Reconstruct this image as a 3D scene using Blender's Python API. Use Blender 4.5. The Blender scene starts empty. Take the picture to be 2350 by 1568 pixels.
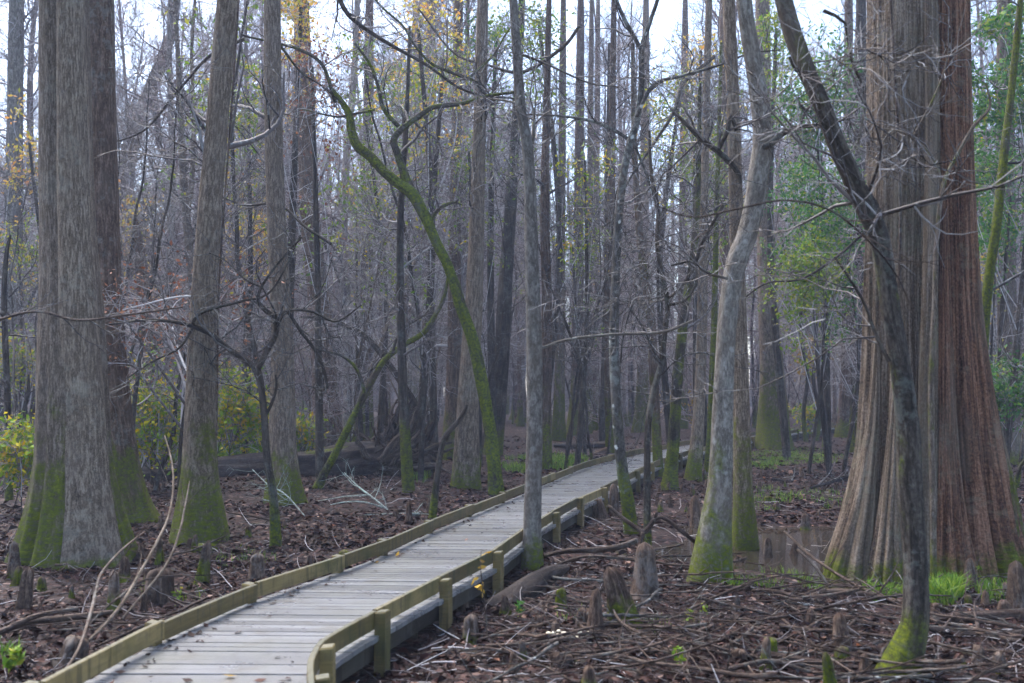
import bpy, math, random
import numpy as np
from mathutils import Vector
R = math.radians
SC = bpy.context.scene
COL = SC.collection
rng = np.random.default_rng(11)
random.seed(11)

# ------------------------------------------------------------------ camera, sky, sun, exposure
HC = 2.2                       # eye above the forest floor
FPX, CX, CY, HOR = 2285.0, 1175.0, 784.0, 900.0    # photo measured at 2350 x 1568
PITCH = math.atan((HOR - CY) / FPX)
cam = bpy.data.cameras.new('camera'); camo = bpy.data.objects.new('camera', cam); COL.objects.link(camo)
camo.location = (0, 0, HC); camo.rotation_euler = (math.pi/2 + PITCH, 0, 0)
cam.sensor_width = 36.0; cam.lens = 36.0 * FPX / 2350.0
cam.clip_start = 0.05; cam.clip_end = 2000
cam.dof.use_dof = True; cam.dof.focus_distance = 21.0; cam.dof.aperture_fstop = 2.0
SC.camera = camo
SUN_EL, SUN_ROT = R(58), R(-35)
W = bpy.data.worlds.new('World'); SC.world = W; W.use_nodes = True
wn = W.node_tree; wn.nodes.clear()
sky = wn.nodes.new('ShaderNodeTexSky'); sky.sky_type = 'NISHITA'; sky.sun_disc = False
sky.sun_elevation = SUN_EL; sky.sun_rotation = SUN_ROT; sky.air_density = 1.0; sky.dust_density = 1.8; sky.ozone_density = 1.5
bg = wn.nodes.new('ShaderNodeBackground'); bg.inputs[1].default_value = 0.105
wo = wn.nodes.new('ShaderNodeOutputWorld')
wn.links.new(sky.outputs[0], bg.inputs[0]); wn.links.new(bg.outputs[0], wo.inputs[0])
sl = bpy.data.lights.new('sun', 'SUN'); slo = bpy.data.objects.new('sun', sl); COL.objects.link(slo)
sl.energy = 2.0; sl.angle = R(50); sl.color = (1.0, 0.95, 0.89)
sd = Vector((math.sin(SUN_ROT)*math.cos(SUN_EL), math.cos(SUN_ROT)*math.cos(SUN_EL), math.sin(SUN_EL)))
slo.rotation_euler = sd.to_track_quat('Z', 'Y').to_euler(); slo.location = (0, 0, 60)
SC.view_settings.view_transform = 'Standard'; SC.view_settings.look = 'None'
SC.view_settings.exposure = 2.5; SC.view_settings.gamma = 1.0
HAZE_D = 0.0011; HAZE_C = (0.66, 0.74, 1.0, 1)
SC.cycles.max_bounces = 5; SC.cycles.diffuse_bounces = 3; SC.cycles.glossy_bounces = 2
SC.cycles.transmission_bounces = 2; SC.cycles.transparent_max_bounces = 4; SC.cycles.volume_bounces = 0
SC.cycles.use_denoising = True
SC.cycles.use_adaptive_sampling = True; SC.cycles.adaptive_threshold = 0.03

# ------------------------------------------------------------------ numpy helpers
def vnoise(p, seed=0):
    """value noise for points (...,3)"""
    p = np.asarray(p, float); i = np.floor(p).astype(np.int64); f = p - i; f = f*f*(3-2*f)
    def h(a, b, c):
        n = (a*374761393 + b*668265263 + c*2147483647 + seed*1274126177) & 0xffffffff
        n = ((n ^ (n >> 13)) * 1274126177) & 0xffffffff
        n = ((n ^ (n >> 15)) * 2246822519) & 0xffffffff
        return ((n ^ (n >> 16)) & 0xffff) / 65535.0
    r = 0
    for dx in (0, 1):
        for dy in (0, 1):
            for dz in (0, 1):
                w = (f[..., 0] if dx else 1-f[..., 0])*(f[..., 1] if dy else 1-f[..., 1])*(f[..., 2] if dz else 1-f[..., 2])
                r = r + w*h(i[..., 0]+dx, i[..., 1]+dy, i[..., 2]+dz)
    return r*2-1
def fbm(p, seed=0, o=3):
    p = np.asarray(p, float); r = 0; a = 1.0
    for k in range(o):
        r = r + a*vnoise(p*2**k, seed+k*17); a *= .5
    return r
def nrm(v): return v/np.maximum(np.linalg.norm(v, axis=-1, keepdims=True), 1e-9)

CP, SP = math.cos(PITCH), math.sin(PITCH)
def ray(px, py):
    a = (px-CX)/FPX; b = (CY-py)/FPX
    return np.array([a, CP - b*SP, SP + b*CP])
def at(px, py, Y):
    d = ray(px, py); t = Y/d[1]
    return np.array([0, 0, HC]) + d*t
def ground(px, py, z=0.0):
    d = ray(px, py); t = (z-HC)/d[2]
    return np.array([0, 0, HC]) + d*t

POOL = (4.3, 14.2, 2.6, 3.1)
POOL2 = (-3.75, 18.0, 0.9, 0.35)
WATER_Z = -0.075
def gh(x, y):
    x = np.asarray(x, float); y = np.asarray(y, float)
    p = np.stack([x, y, np.zeros_like(x)], -1)
    h = 0.055*fbm(p*0.45, 3, 3) + 0.028*fbm(p*2.1, 9, 2) + 0.02
    h = np.maximum(h, -0.035) + 0.000*x
    far = np.clip((np.hypot(x, y)-62)/60, 0, 1); h = h + far*0.35*vnoise(p*0.07, 5)*1.0
    for (cx, cy, rx, ry) in (POOL, POOL2):
        d = np.hypot((x-cx)/rx, (y-cy)/ry) + 0.25*vnoise(p*0.9, 21)
        k = np.clip((1.12-d)/0.35, 0, 1); k = k*k*(3-2*k)
        h = h*(1-k) + (-0.16 + 0.045*fbm(p*1.7, 31, 2))*k
    return h
def ghs(x, y): return float(gh(np.array([x]), np.array([y]))[0])

def spline(pts, n):
    """Catmull-Rom resample of (k,d) array to n points, by chord length"""
    p = np.asarray(pts, float)
    if len(p) == 2: return p[0] + (p[1]-p[0])*np.linspace(0, 1, n)[:, None]
    q = np.vstack([2*p[0]-p[1], p, 2*p[-1]-p[-2]])
    dl = np.linalg.norm(np.diff(p[:, :3], axis=0), axis=1); cum = np.concatenate([[0], np.cumsum(dl)])
    s = np.linspace(0, cum[-1], n); k = np.clip(np.searchsorted(cum, s, 'right')-1, 0, len(p)-2)
    t = ((s-cum[k])/np.maximum(dl[k], 1e-9))[:, None]
    a, b, c, d = q[k], q[k+1], q[k+2], q[k+3]
    return .5*((2*b)+(-a+c)*t+(2*a-5*b+4*c-d)*t*t+(-a+3*b-3*c+d)*t**3)

class MB:
    def __init__(s): s.v = []; s.q = []; s.t = []; s.b = []; s.n = 0; s.qm = []; s.tm = []
    def _add(s, V, B=None):
        o = s.n; s.v.append(V.reshape(-1, 3)); s.b.append((V if B is None else B).reshape(-1, 3)); s.n += V.reshape(-1, 3).shape[0]; return o
    def tubes(s, P, Rd, k=3, mat=0, disp=None, cap=False, off=0.0):
        P = np.asarray(P, float); Rd = np.asarray(Rd, float)
        if P.ndim == 2: P = P[None]; Rd = Rd[None]
        B, n, _ = P.shape
        T = np.empty_like(P); T[:, 1:-1] = P[:, 2:]-P[:, :-2]; T[:, 0] = P[:, 1]-P[:, 0]; T[:, -1] = P[:, -1]-P[:, -2]
        T = nrm(T); m = np.abs(T.mean(1)); ref = np.zeros((B, 3)); ref[np.arange(B), np.argmin(m, 1)] = 1
        U = nrm(np.cross(np.broadcast_to(ref[:, None], T.shape), T)); Wv = np.cross(T, U)
        th = np.linspace(0, 2*np.pi, k, endpoint=False); c, sn = np.cos(th), np.sin(th)
        sl = np.concatenate([np.zeros((B, 1)), np.cumsum(np.linalg.norm(np.diff(P, axis=1), axis=2), 1)], 1)
        rr = np.broadcast_to(Rd[:, :, None], (B, n, k)).copy()
        if disp is not None: rr = rr*disp(th[None, None, :], sl[:, :, None], rr)
        V = P[:, :, None, :] + rr[..., None]*(U[:, :, None, :]*c[None, None, :, None] + Wv[:, :, None, :]*sn[None, None, :, None])
        rb = np.maximum(np.median(Rd, 1), .004)[:, None, None]*np.ones((B, n, k))
        rnd = rng.random((B, 1, 1))*40 + off
        BA = np.stack([rb*c + rnd, rb*sn + rnd, np.broadcast_to(sl[:, :, None], (B, n, k))], -1)
        o = s._add(V, BA)
        idx = np.arange(B*n*k).reshape(B, n, k)+o
        a = idx[:, :-1]; b = idx[:, 1:]; a2 = np.roll(a, -1, 2); b2 = np.roll(b, -1, 2)
        Q = np.stack([a, a2, b2, b], -1).reshape(-1, 4); s.q.append(Q); s.qm.append(np.full(len(Q), mat))
        if cap:
            for e, fl in ((0, 1), (n-1, 0)):
                C = P[:, e]; co = s._add(C, BA[:, e, 0])
                ci = (np.arange(B)+co)[:, None]*np.ones((1, k), int); r1 = idx[:, e]; r2 = np.roll(r1, -1, 1)
                Tt = np.stack([ci, r2, r1] if fl else [ci, r1, r2], -1).reshape(-1, 3); s.t.append(Tt); s.tm.append(np.full(len(Tt), mat))
        return V
    def quads(s, V, mat=0, B=None):
        o = s._add(V, B); Q = (np.arange(V.shape[0]*4)+o).reshape(-1, 4); s.q.append(Q); s.qm.append(np.full(len(Q), mat))
    def raw(s, V, Q, mat=0, B=None):
        o = s._add(np.asarray(V, float), None if B is None else np.asarray(B, float)); Q = np.asarray(Q)+o
        (s.q if Q.shape[1] == 4 else s.t).append(Q); (s.qm if Q.shape[1] == 4 else s.tm).append(np.full(len(Q), mat))
    def box(s, c, u, v, w, mat=0):
        """box at centre c with half-axis vectors u v w"""
        c, u, v, w = (np.asarray(a, float) for a in (c, u, v, w))
        P = np.array([c+i*u+j*v+k*w for k in (-1, 1) for j in (-1, 1) for i in (-1, 1)])
        s.raw(P, [[0, 2, 3, 1], [4, 5, 7, 6], [0, 1, 5, 4], [2, 6, 7, 3], [0, 4, 6, 2], [1, 3, 7, 5]], mat)
    def mesh(s, name, mats, smooth=True):
        me = bpy.data.meshes.new(name)
        V = np.concatenate(s.v); Bt = np.concatenate(s.b)
        Q = np.concatenate(s.q) if s.q else np.zeros((0, 4), int); T = np.concatenate(s.t) if s.t else np.zeros((0, 3), int)
        L = np.concatenate([Q.ravel(), T.ravel()]).astype(np.int32)
        ls = np.concatenate([np.arange(len(Q))*4, len(Q)*4+np.arange(len(T))*3]).astype(np.int32)
        me.vertices.add(len(V)); me.vertices.foreach_set('co', V.astype(np.float32).ravel())
        me.loops.add(len(L)); me.loops.foreach_set('vertex_index', L)
        me.polygons.add(len(ls)); me.polygons.foreach_set('loop_start', ls)
        mi = np.concatenate(s.qm+s.tm) if (s.qm or s.tm) else np.zeros(0)
        me.polygons.foreach_set('material_index', mi.astype(np.int32))
        me.update(calc_edges=True)
        me.polygons.foreach_set('use_smooth', np.full(len(ls), smooth))
        at_ = me.attributes.new('bark', 'FLOAT_VECTOR', 'POINT'); at_.data.foreach_set('vector', Bt.astype(np.float32).ravel())
        for m in (mats if isinstance(mats, (list, tuple)) else [mats]): me.materials.append(m)
        return me
    def build(s, name, mats, parent=None, smooth=True, loc=None):
        return link(name, s.mesh(name, mats, smooth), parent, loc)

def link(name, me, parent=None, loc=None):
    o = bpy.data.objects.new(name, me); COL.objects.link(o)
    if parent is not None: o.parent = parent
    if loc is not None: o.location = [float(c) for c in loc]
    return o
def tag(o, label=None, cat=None, group=None, kind=None, **kw):
    if label: o['label'] = label
    if cat: o['category'] = cat
    if group: o['group'] = group
    if kind: o['kind'] = kind
    for k, v in kw.items(): o[k] = float(v)
    return o
def empty(name, loc, rz=0.0, sc=1.0):
    o = bpy.data.objects.new(name, None); COL.objects.link(o); o.location = [float(c) for c in loc]
    o.rotation_euler = (0, 0, rz); o.scale = (sc, sc, sc) if np.isscalar(sc) else sc
    o.empty_display_size = .3
    return o
def copy_tree(o, parent=None):
    c = o.copy(); COL.objects.link(c)
    if parent is not None: c.parent = parent
    for ch in list(o.children): copy_tree(ch, c)
    return c

# ------------------------------------------------------------------ materials
def newmat(name):
    m = bpy.data.materials.new(name); m.use_nodes = True; nt = m.node_tree; nt.nodes.clear()
    out = nt.nodes.new('ShaderNodeOutputMaterial'); b = nt.nodes.new('ShaderNodeBsdfPrincipled')
    nt.links.new(b.outputs[0], out.inputs[0]); return m, nt, b, out
def nd(nt, typ, ins=None, **kw):
    n = nt.nodes.new('ShaderNode'+typ)
    for k, v in kw.items(): setattr(n, k, v)
    for k, v in (ins or {}).items():
        if isinstance(v, bpy.types.NodeSocket): nt.links.new(v, n.inputs[k])
        else: n.inputs[k].default_value = v
    return n
def math_(nt, op, a, b=0.0, clamp=False):
    n = nd(nt, 'Math', {0: a, 1: b}, operation=op); n.use_clamp = clamp; return n.outputs[0]
def mixc(nt, f, a, b, mode='MIX'):
    n = nt.nodes.new('ShaderNodeMix'); n.data_type = 'RGBA'; n.blend_type = mode
    for i, v in ((0, f), (6, a), (7, b)):
        if isinstance(v, bpy.types.NodeSocket): nt.links.new(v, n.inputs[i])
        else: n.inputs[i].default_value = v if i == 0 else (*v, 1)[:4]
    return n.outputs[2]
def ramp(nt, fac, stops, interp='LINEAR'):
    n = nt.nodes.new('ShaderNodeValToRGB'); nt.links.new(fac, n.inputs[0]); cr = n.color_ramp; cr.interpolation = interp
    while len(cr.elements) < len(stops): cr.elements.new(0.5)
    for e, (p, c) in zip(cr.elements, stops): e.position = p; e.color = (*c, 1) if len(c) == 3 else c
    return n.outputs[0]
def smooth(nt, x, lo, hi):
    n = nd(nt, 'MapRange', {0: x, 1: lo, 2: hi, 3: 0.0, 4: 1.0}, interpolation_type='SMOOTHSTEP'); return n.outputs[0]
MOSS1, MOSS2, MOSS3 = (0.018, 0.028, 0.003), (0.085, 0.102, 0.006), (.18, .18, .014)

def bark_mat(name, dark, mid, light, freq=22.0, stretch=0.10, lichen=0.35, lich_col=(.30, .33, .30), bump=0.6, rough=.85, patch=(.12, .09, .07), patch_a=.35, white=0.0, pst=.45, moss_cols=None):
    m, nt, b, out = newmat(name)
    a = nd(nt, 'Attribute', attribute_name='bark').outputs['Vector']
    mp = nd(nt, 'Mapping', {0: a, 3: (1, 1, stretch)}).outputs[0]
    n1 = nd(nt, 'TexNoise', {'Vector': mp, 'Scale': freq, 'Detail': 5.0, 'Roughness': .62, 'Distortion': .4}).outputs[0]
    mp2 = nd(nt, 'Mapping', {0: a, 3: (1, 1, .45)}).outputs[0]
    n2 = nd(nt, 'TexNoise', {'Vector': mp2, 'Scale': freq*2.2, 'Detail': 4.0, 'Roughness': .7}).outputs[0]
    mp3 = nd(nt, 'Mapping', {0: a, 3: (1, 1, pst)}).outputs[0]
    n3 = nd(nt, 'TexNoise', {'Vector': mp3, 'Scale': 2.6, 'Detail': 3.0, 'Roughness': .6}).outputs[0]
    h = math_(nt, 'ADD', math_(nt, 'MULTIPLY', n1, .55), math_(nt, 'MULTIPLY', n2, .45))
    col = ramp(nt, h, [(.37, dark), (.50, mid), (.63, light)])
    ck = smooth(nt, math_(nt, 'ABSOLUTE', math_(nt, 'SUBTRACT', n1, .47)), .0, .035)
    col = mixc(nt, math_(nt, 'MULTIPLY', math_(nt, 'SUBTRACT', 1.0, ck), .55), col, dark)
    h = math_(nt, 'ADD', h, math_(nt, 'MULTIPLY', ck, .12))
    col = mixc(nt, math_(nt, 'MULTIPLY', smooth(nt, n3, .48, .68), patch_a), col, patch)
    l1 = nd(nt, 'TexNoise', {'Vector': a, 'Scale': 9.0, 'Detail': 6.0, 'Roughness': .75}).outputs[0]
    l2 = nd(nt, 'TexNoise', {'Vector': a, 'Scale': 1.3, 'Detail': 2.0}).outputs[0]
    lf = math_(nt, 'MULTIPLY', smooth(nt, math_(nt, 'ADD', l1, math_(nt, 'MULTIPLY', math_(nt, 'SUBTRACT', l2, .5), .6)), .53, .66), lichen)
    col = mixc(nt, lf, col, lich_col)
    if white > 0:
        wv = nd(nt, 'TexVoronoi', {'Vector': nd(nt, 'Mapping', {0: a, 3: (1, 1, .8)}).outputs[0], 'Scale': 5.5, 'Randomness': 1.0})
        wn_ = nd(nt, 'TexNoise', {'Vector': a, 'Scale': 25.0, 'Detail': 3.0}).outputs[0]
        wd = math_(nt, 'ADD', wv.outputs['Distance'], math_(nt, 'MULTIPLY', wn_, .25))
        col = mixc(nt, math_(nt, 'MULTIPLY', smooth(nt, wd, .34, .22), white), col, (.62, .64, .60))
    oi = nd(nt, 'ObjectInfo').outputs['Random']
    col = mixc(nt, 1.0, col, nd(nt, 'CombineColor', {0: math_(nt, 'ADD', math_(nt, 'MULTIPLY', oi, .45), .78), 1: math_(nt, 'ADD', math_(nt, 'MULTIPLY', oi, .45), .78), 2: math_(nt, 'ADD', math_(nt, 'MULTIPLY', oi, .40), .80)}).outputs[0], 'MULTIPLY')
    # moss on the foot (height in the tree's own space) and, if moss_a, all over
    oc = nd(nt, 'TexCoord').outputs['Object']; z = nd(nt, 'SeparateXYZ', {0: oc}).outputs[2]
    mh = nd(nt, 'Attribute', attribute_name='moss_h', attribute_type='OBJECT').outputs['Fac']
    ma = nd(nt, 'Attribute', attribute_name='moss_a', attribute_type='OBJECT').outputs['Fac']
    q1 = nd(nt, 'TexNoise', {'Vector': nd(nt, 'Mapping', {0: a, 3: (1, 1, .5)}).outputs[0], 'Scale': 3.6, 'Detail': 7.0, 'Roughness': .72}).outputs[0]
    q2 = nd(nt, 'TexNoise', {'Vector': a, 'Scale': 21.0, 'Detail': 7.0, 'Roughness': .78}).outputs[0]
    zz = math_(nt, 'DIVIDE', math_(nt, 'SUBTRACT', mh, z), math_(nt, 'ADD', mh, .001))
    mm = math_(nt, 'ADD', math_(nt, 'MULTIPLY', zz, 1.15), math_(nt, 'MULTIPLY', math_(nt, 'SUBTRACT', q1, .46), 4.6))
    mm = smooth(nt, mm, -.05, .95)
    m2 = smooth(nt, math_(nt, 'ADD', math_(nt, 'MULTIPLY', math_(nt, 'SUBTRACT', q1, .5), 2.2), math_(nt, 'SUBTRACT', math_(nt, 'MULTIPLY', ma, 1.8), .8)), .0, .4)
    mk = math_(nt, 'MAXIMUM', math_(nt, 'MULTIPLY', mm, math_(nt, 'GREATER_THAN', mh, .02)), math_(nt, 'MULTIPLY', m2, math_(nt, 'GREATER_THAN', ma, .01)))
    mk = math_(nt, 'MULTIPLY', mk, math_(nt, 'ADD', .38, math_(nt, 'MULTIPLY', smooth(nt, q2, .38, .54), .62)))
    mcol = ramp(nt, q2, [(.34, (moss_cols or (MOSS1, MOSS2, MOSS3))[0]), (.56, (moss_cols or (MOSS1, MOSS2, MOSS3))[1]), (.72, (moss_cols or (MOSS1, MOSS2, MOSS3))[2])])
    col = mixc(nt, mk, col, mcol)
    nt.links.new(col, b.inputs['Base Color']); b.inputs['Roughness'].default_value = rough
    b.inputs['Specular IOR Level'].default_value = .08
    hb = math_(nt, 'ADD', h, math_(nt, 'MULTIPLY', math_(nt, 'MULTIPLY', q2, mk), .5))
    bp = nd(nt, 'Bump', {'Height': hb, 'Strength': bump, 'Distance': .03}); nt.links.new(bp.outputs[0], b.inputs['Normal'])
    return m

M = {}
M['grey'] = bark_mat('grey_bark', (.038, .027, .019), (.128, .095, .070), (.24, .19, .147), freq=36, stretch=.16, lichen=.2, lich_col=(.25, .24, .20))
M['brown'] = bark_mat('brown_bark', (.026, .016, .011), (.095, .060, .042), (.20, .142, .108), stretch=.14, lichen=.2)
M['dark'] = bark_mat('dark_bark', (.010, .009, .008), (.034, .027, .022), (.085, .070, .058), lichen=.12)
M['pale'] = bark_mat('pale_bark', (.050, .041, .034), (.125, .107, .091), (.225, .202, .178), freq=20, stretch=.3, lichen=.15, lich_col=(.25, .25, .22), white=.12, bump=.35)
M['mossy'] = bark_mat('moss_coated_bark', (.012, .010, .008), (.040, .033, .027), (.095, .08, .068), lichen=.25, bump=1.0, moss_cols=((.022, .036, .003), (.11, .135, .007), (.23, .235, .018)))
M['spot'] = bark_mat('spotted_bark', (.022, .02, .018), (.062, .056, .05), (.13, .12, .11), freq=16, stretch=.4, lichen=.4, white=.8, bump=.35)
M['cypress'] = bark_mat('stringy_tan_bark', (.026, .017, .011), (.140, .100, .071), (.29, .228, .175), freq=30, stretch=.03, lichen=.3, lich_col=(.17, .17, .12), bump=1.0, patch=(.165, .128, .088), patch_a=.6, pst=.08)
M['cypress_red'] = bark_mat('stringy_red_bark', (.014, .007, .005), (.112, .052, .030), (.25, .135, .085), freq=30, stretch=.03, lichen=.25, lich_col=(.19, .17, .12), bump=1.0, patch=(.15, .115, .085), patch_a=.65, pst=.16)
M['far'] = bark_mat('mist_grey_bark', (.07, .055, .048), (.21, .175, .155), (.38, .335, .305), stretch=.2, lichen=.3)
M['root'] = bark_mat('torn_root_wood', (.006, .004, .004), (.050, .036, .030), (.15, .118, .10), freq=30, stretch=.1, lichen=.1)
M['snag'] = bark_mat('rotten_wood', (.03, .016, .010), (.12, .065, .04), (.28, .17, .11), stretch=.05, lichen=.1)
M['log'] = bark_mat('log_bark', (.004, .003, .003), (.018, .013, .012), (.062, .049, .044), stretch=.10, lichen=.12, lich_col=(.12, .13, .155), rough=.6)
M['stick'] = bark_mat('stick_bark', (.010, .006, .005), (.050, .031, .023), (.135, .095, .075), freq=30, lichen=.3, lich_col=(.22, .23, .21), rough=.6)
M['lichen'] = bark_mat('lichen_branch', (.09, .095, .085), (.21, .245, .22), (.37, .43, .39), freq=30, stretch=.6, lichen=.8, lich_col=(.34, .44, .39))
M['knee'] = bark_mat('knee_bark', (.018, .011, .008), (.072, .045, .032), (.17, .12, .09), freq=24, stretch=.2, lichen=.3, lich_col=(.21, .20, .19))

def twig_mat(name, stops):
    m, nt, b, out = newmat(name)
    g = nd(nt, 'NewGeometry').outputs['Random Per Island']
    col = ramp(nt, g, stops)
    a = nd(nt, 'Attribute', attribute_name='bark').outputs['Vector']
    n = nd(nt, 'TexNoise', {'Vector': a, 'Scale': 14.0, 'Detail': 3.0}).outputs[0]
    col = mixc(nt, smooth(nt, n, .52, .68), col, mixc(nt, .5, col, (.30, .31, .31)))
    nt.links.new(col, b.inputs['Base Color']); b.inputs['Roughness'].default_value = .6
    b.inputs['Specular IOR Level'].default_value = .15
    return m
M['twig'] = twig_mat('twig_bark', [(0, (.05, .04, .04)), (.35, (.14, .115, .115)), (.7, (.27, .235, .23)), (1, (.48, .46, .46))])
M['twig_mid'] = twig_mat('branchlet_bark', [(0, (.018, .014, .014)), (.5, (.055, .043, .041)), (.8, (.12, .10, .095)), (1, (.27, .26, .26))])
M['twig_red'] = twig_mat('reddish_twig_bark', [(0, (.07, .045, .045)), (.4, (.19, .13, .125)), (.75, (.30, .23, .225)), (1, (.48, .44, .44))])
M['twig_dark'] = twig_mat('dark_twig_bark', [(0, (.012, .010, .010)), (.6, (.035, .030, .029)), (1, (.12, .115, .115))])

def leaf_mat(name, stops, tr=.35, rough=.5):
    m, nt, b, out = newmat(name)
    g = nd(nt, 'NewGeometry').outputs['Random Per Island']
    col = ramp(nt, g, stops)
    nt.links.new(col, b.inputs['Base Color']); b.inputs['Roughness'].default_value = rough; b.inputs['Specular IOR Level'].default_value = .10
    t = nd(nt, 'BsdfTranslucent', {0: col}); mx = nd(nt, 'MixShader', {0: tr, 1: b.outputs[0], 2: t.outputs[0]})
    nt.links.new(mx.outputs[0], out.inputs[0]); return m
M['leaf_yellow'] = leaf_mat('yellow_green_leaves', [(0, (.09, .18, .01)), (.5, (.20, .29, .012)), (.82, (.52, .42, .015)), (1, (.58, .32, .025))])
M['leaf_orange'] = leaf_mat('orange_leaves', [(0, (.24, .26, .03)), (.35, (.56, .44, .06)), (.75, (.62, .36, .07)), (1, (.52, .22, .06))])
M['leaf_green'] = leaf_mat('evergreen_leaves', [(0, (.022, .075, .022)), (.5, (.05, .16, .035)), (.85, (.11, .24, .03)), (1, (.30, .27, .03))])
M['leaf_lime'] = leaf_mat('lime_leaves', [(0, (.07, .15, .015)), (.6, (.15, .24, .02)), (1, (.34, .32, .03))])
M['leaf_dead'] = leaf_mat('dead_leaves', [(0, (.10, .035, .02)), (.5, (.22, .08, .04)), (1, (.32, .15, .08))], tr=.25)
M['leaf_gold'] = leaf_mat('golden_leaves', [(0, (.26, .15, .02)), (1, (.46, .29, .04))], tr=.3)
M['litter'] = leaf_mat('fallen_leaves', [(0, (.006, .0028, .0026)), (.45, (.0155, .0062, .0056)), (.74, (.031, .0125, .0105)), (.90, (.055, .023, .017)), (.965, (.11, .058, .044)), (.99, (.25, .165, .13)), (1, (.19, .06, .02))], tr=.06, rough=.6)
M['grass'] = leaf_mat('grass_blades', [(0, (.05, .11, .015)), (.6, (.11, .22, .02)), (1, (.24, .30, .04))], tr=.3)

def ground_mat():
    m, nt, b, out = newmat('leaf_litter_ground')
    oc = nd(nt, 'TexCoord').outputs['Object']
    w = nd(nt, 'TexNoise', {'Vector': oc, 'Scale': 9.0, 'Detail': 3.0}).outputs['Color']
    v = nd(nt, 'VectorMath', {0: oc, 1: nd(nt, 'VectorMath', {0: w, 1: (.09, .09, .09)}, operation='MULTIPLY').outputs[0]}, operation='ADD').outputs[0]
    vo = nd(nt, 'TexVoronoi', {'Vector': v, 'Scale': 13.0})
    r1 = nd(nt, 'SeparateColor', {0: vo.outputs['Color']}).outputs[0]
    col = ramp(nt, r1, [(0, (.006, .003, .003)), (.5, (.016, .0072, .0066)), (.8, (.033, .0155, .013)), (.94, (.072, .040, .034)), (1, (.17, .12, .10))])
    n = nd(nt, 'TexNoise', {'Vector': oc, 'Scale': .55, 'Detail': 5.0, 'Roughness': .6}).outputs[0]
    col = mixc(nt, math_(nt, 'MULTIPLY', smooth(nt, n, .5, .7), .6), col, (.015, .009, .007))
    n2 = nd(nt, 'TexNoise', {'Vector': oc, 'Scale': .8, 'Detail': 5.0, 'Roughness': .7, 'W': 3.0}, noise_dimensions='4D').outputs[0]
    col = mixc(nt, math_(nt, 'MULTIPLY', smooth(nt, n2, .60, .70), .55), col, (.055, .075, .018))
    nt.links.new(col, b.inputs['Base Color']); b.inputs['Roughness'].default_value = .7; b.inputs['Specular IOR Level'].default_value = .10
    hh = math_(nt, 'ADD', math_(nt, 'MULTIPLY', vo.outputs['Distance'], -1.0), r1)
    bp = nd(nt, 'Bump', {'Height': hh, 'Strength': .8, 'Distance': .04}); nt.links.new(bp.outputs[0], b.inputs['Normal'])
    return m
M['ground'] = ground_mat()
def water_mat():
    m, nt, b, out = newmat('dark_swamp_water')
    oc = nd(nt, 'TexCoord').outputs['Object']
    n = nd(nt, 'TexNoise', {'Vector': oc, 'Scale': 3.0, 'Detail': 2.0}).outputs[0]
    b.inputs['Base Color'].default_value = (.030, .023, .017, 1); b.inputs['Roughness'].default_value = .04
    b.inputs['IOR'].default_value = 1.33; b.inputs['Specular IOR Level'].default_value = .6
    bp = nd(nt, 'Bump', {'Height': n, 'Strength': .03, 'Distance': .02}); nt.links.new(bp.outputs[0], b.inputs['Normal'])
    return m
M['water'] = water_mat()
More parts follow.
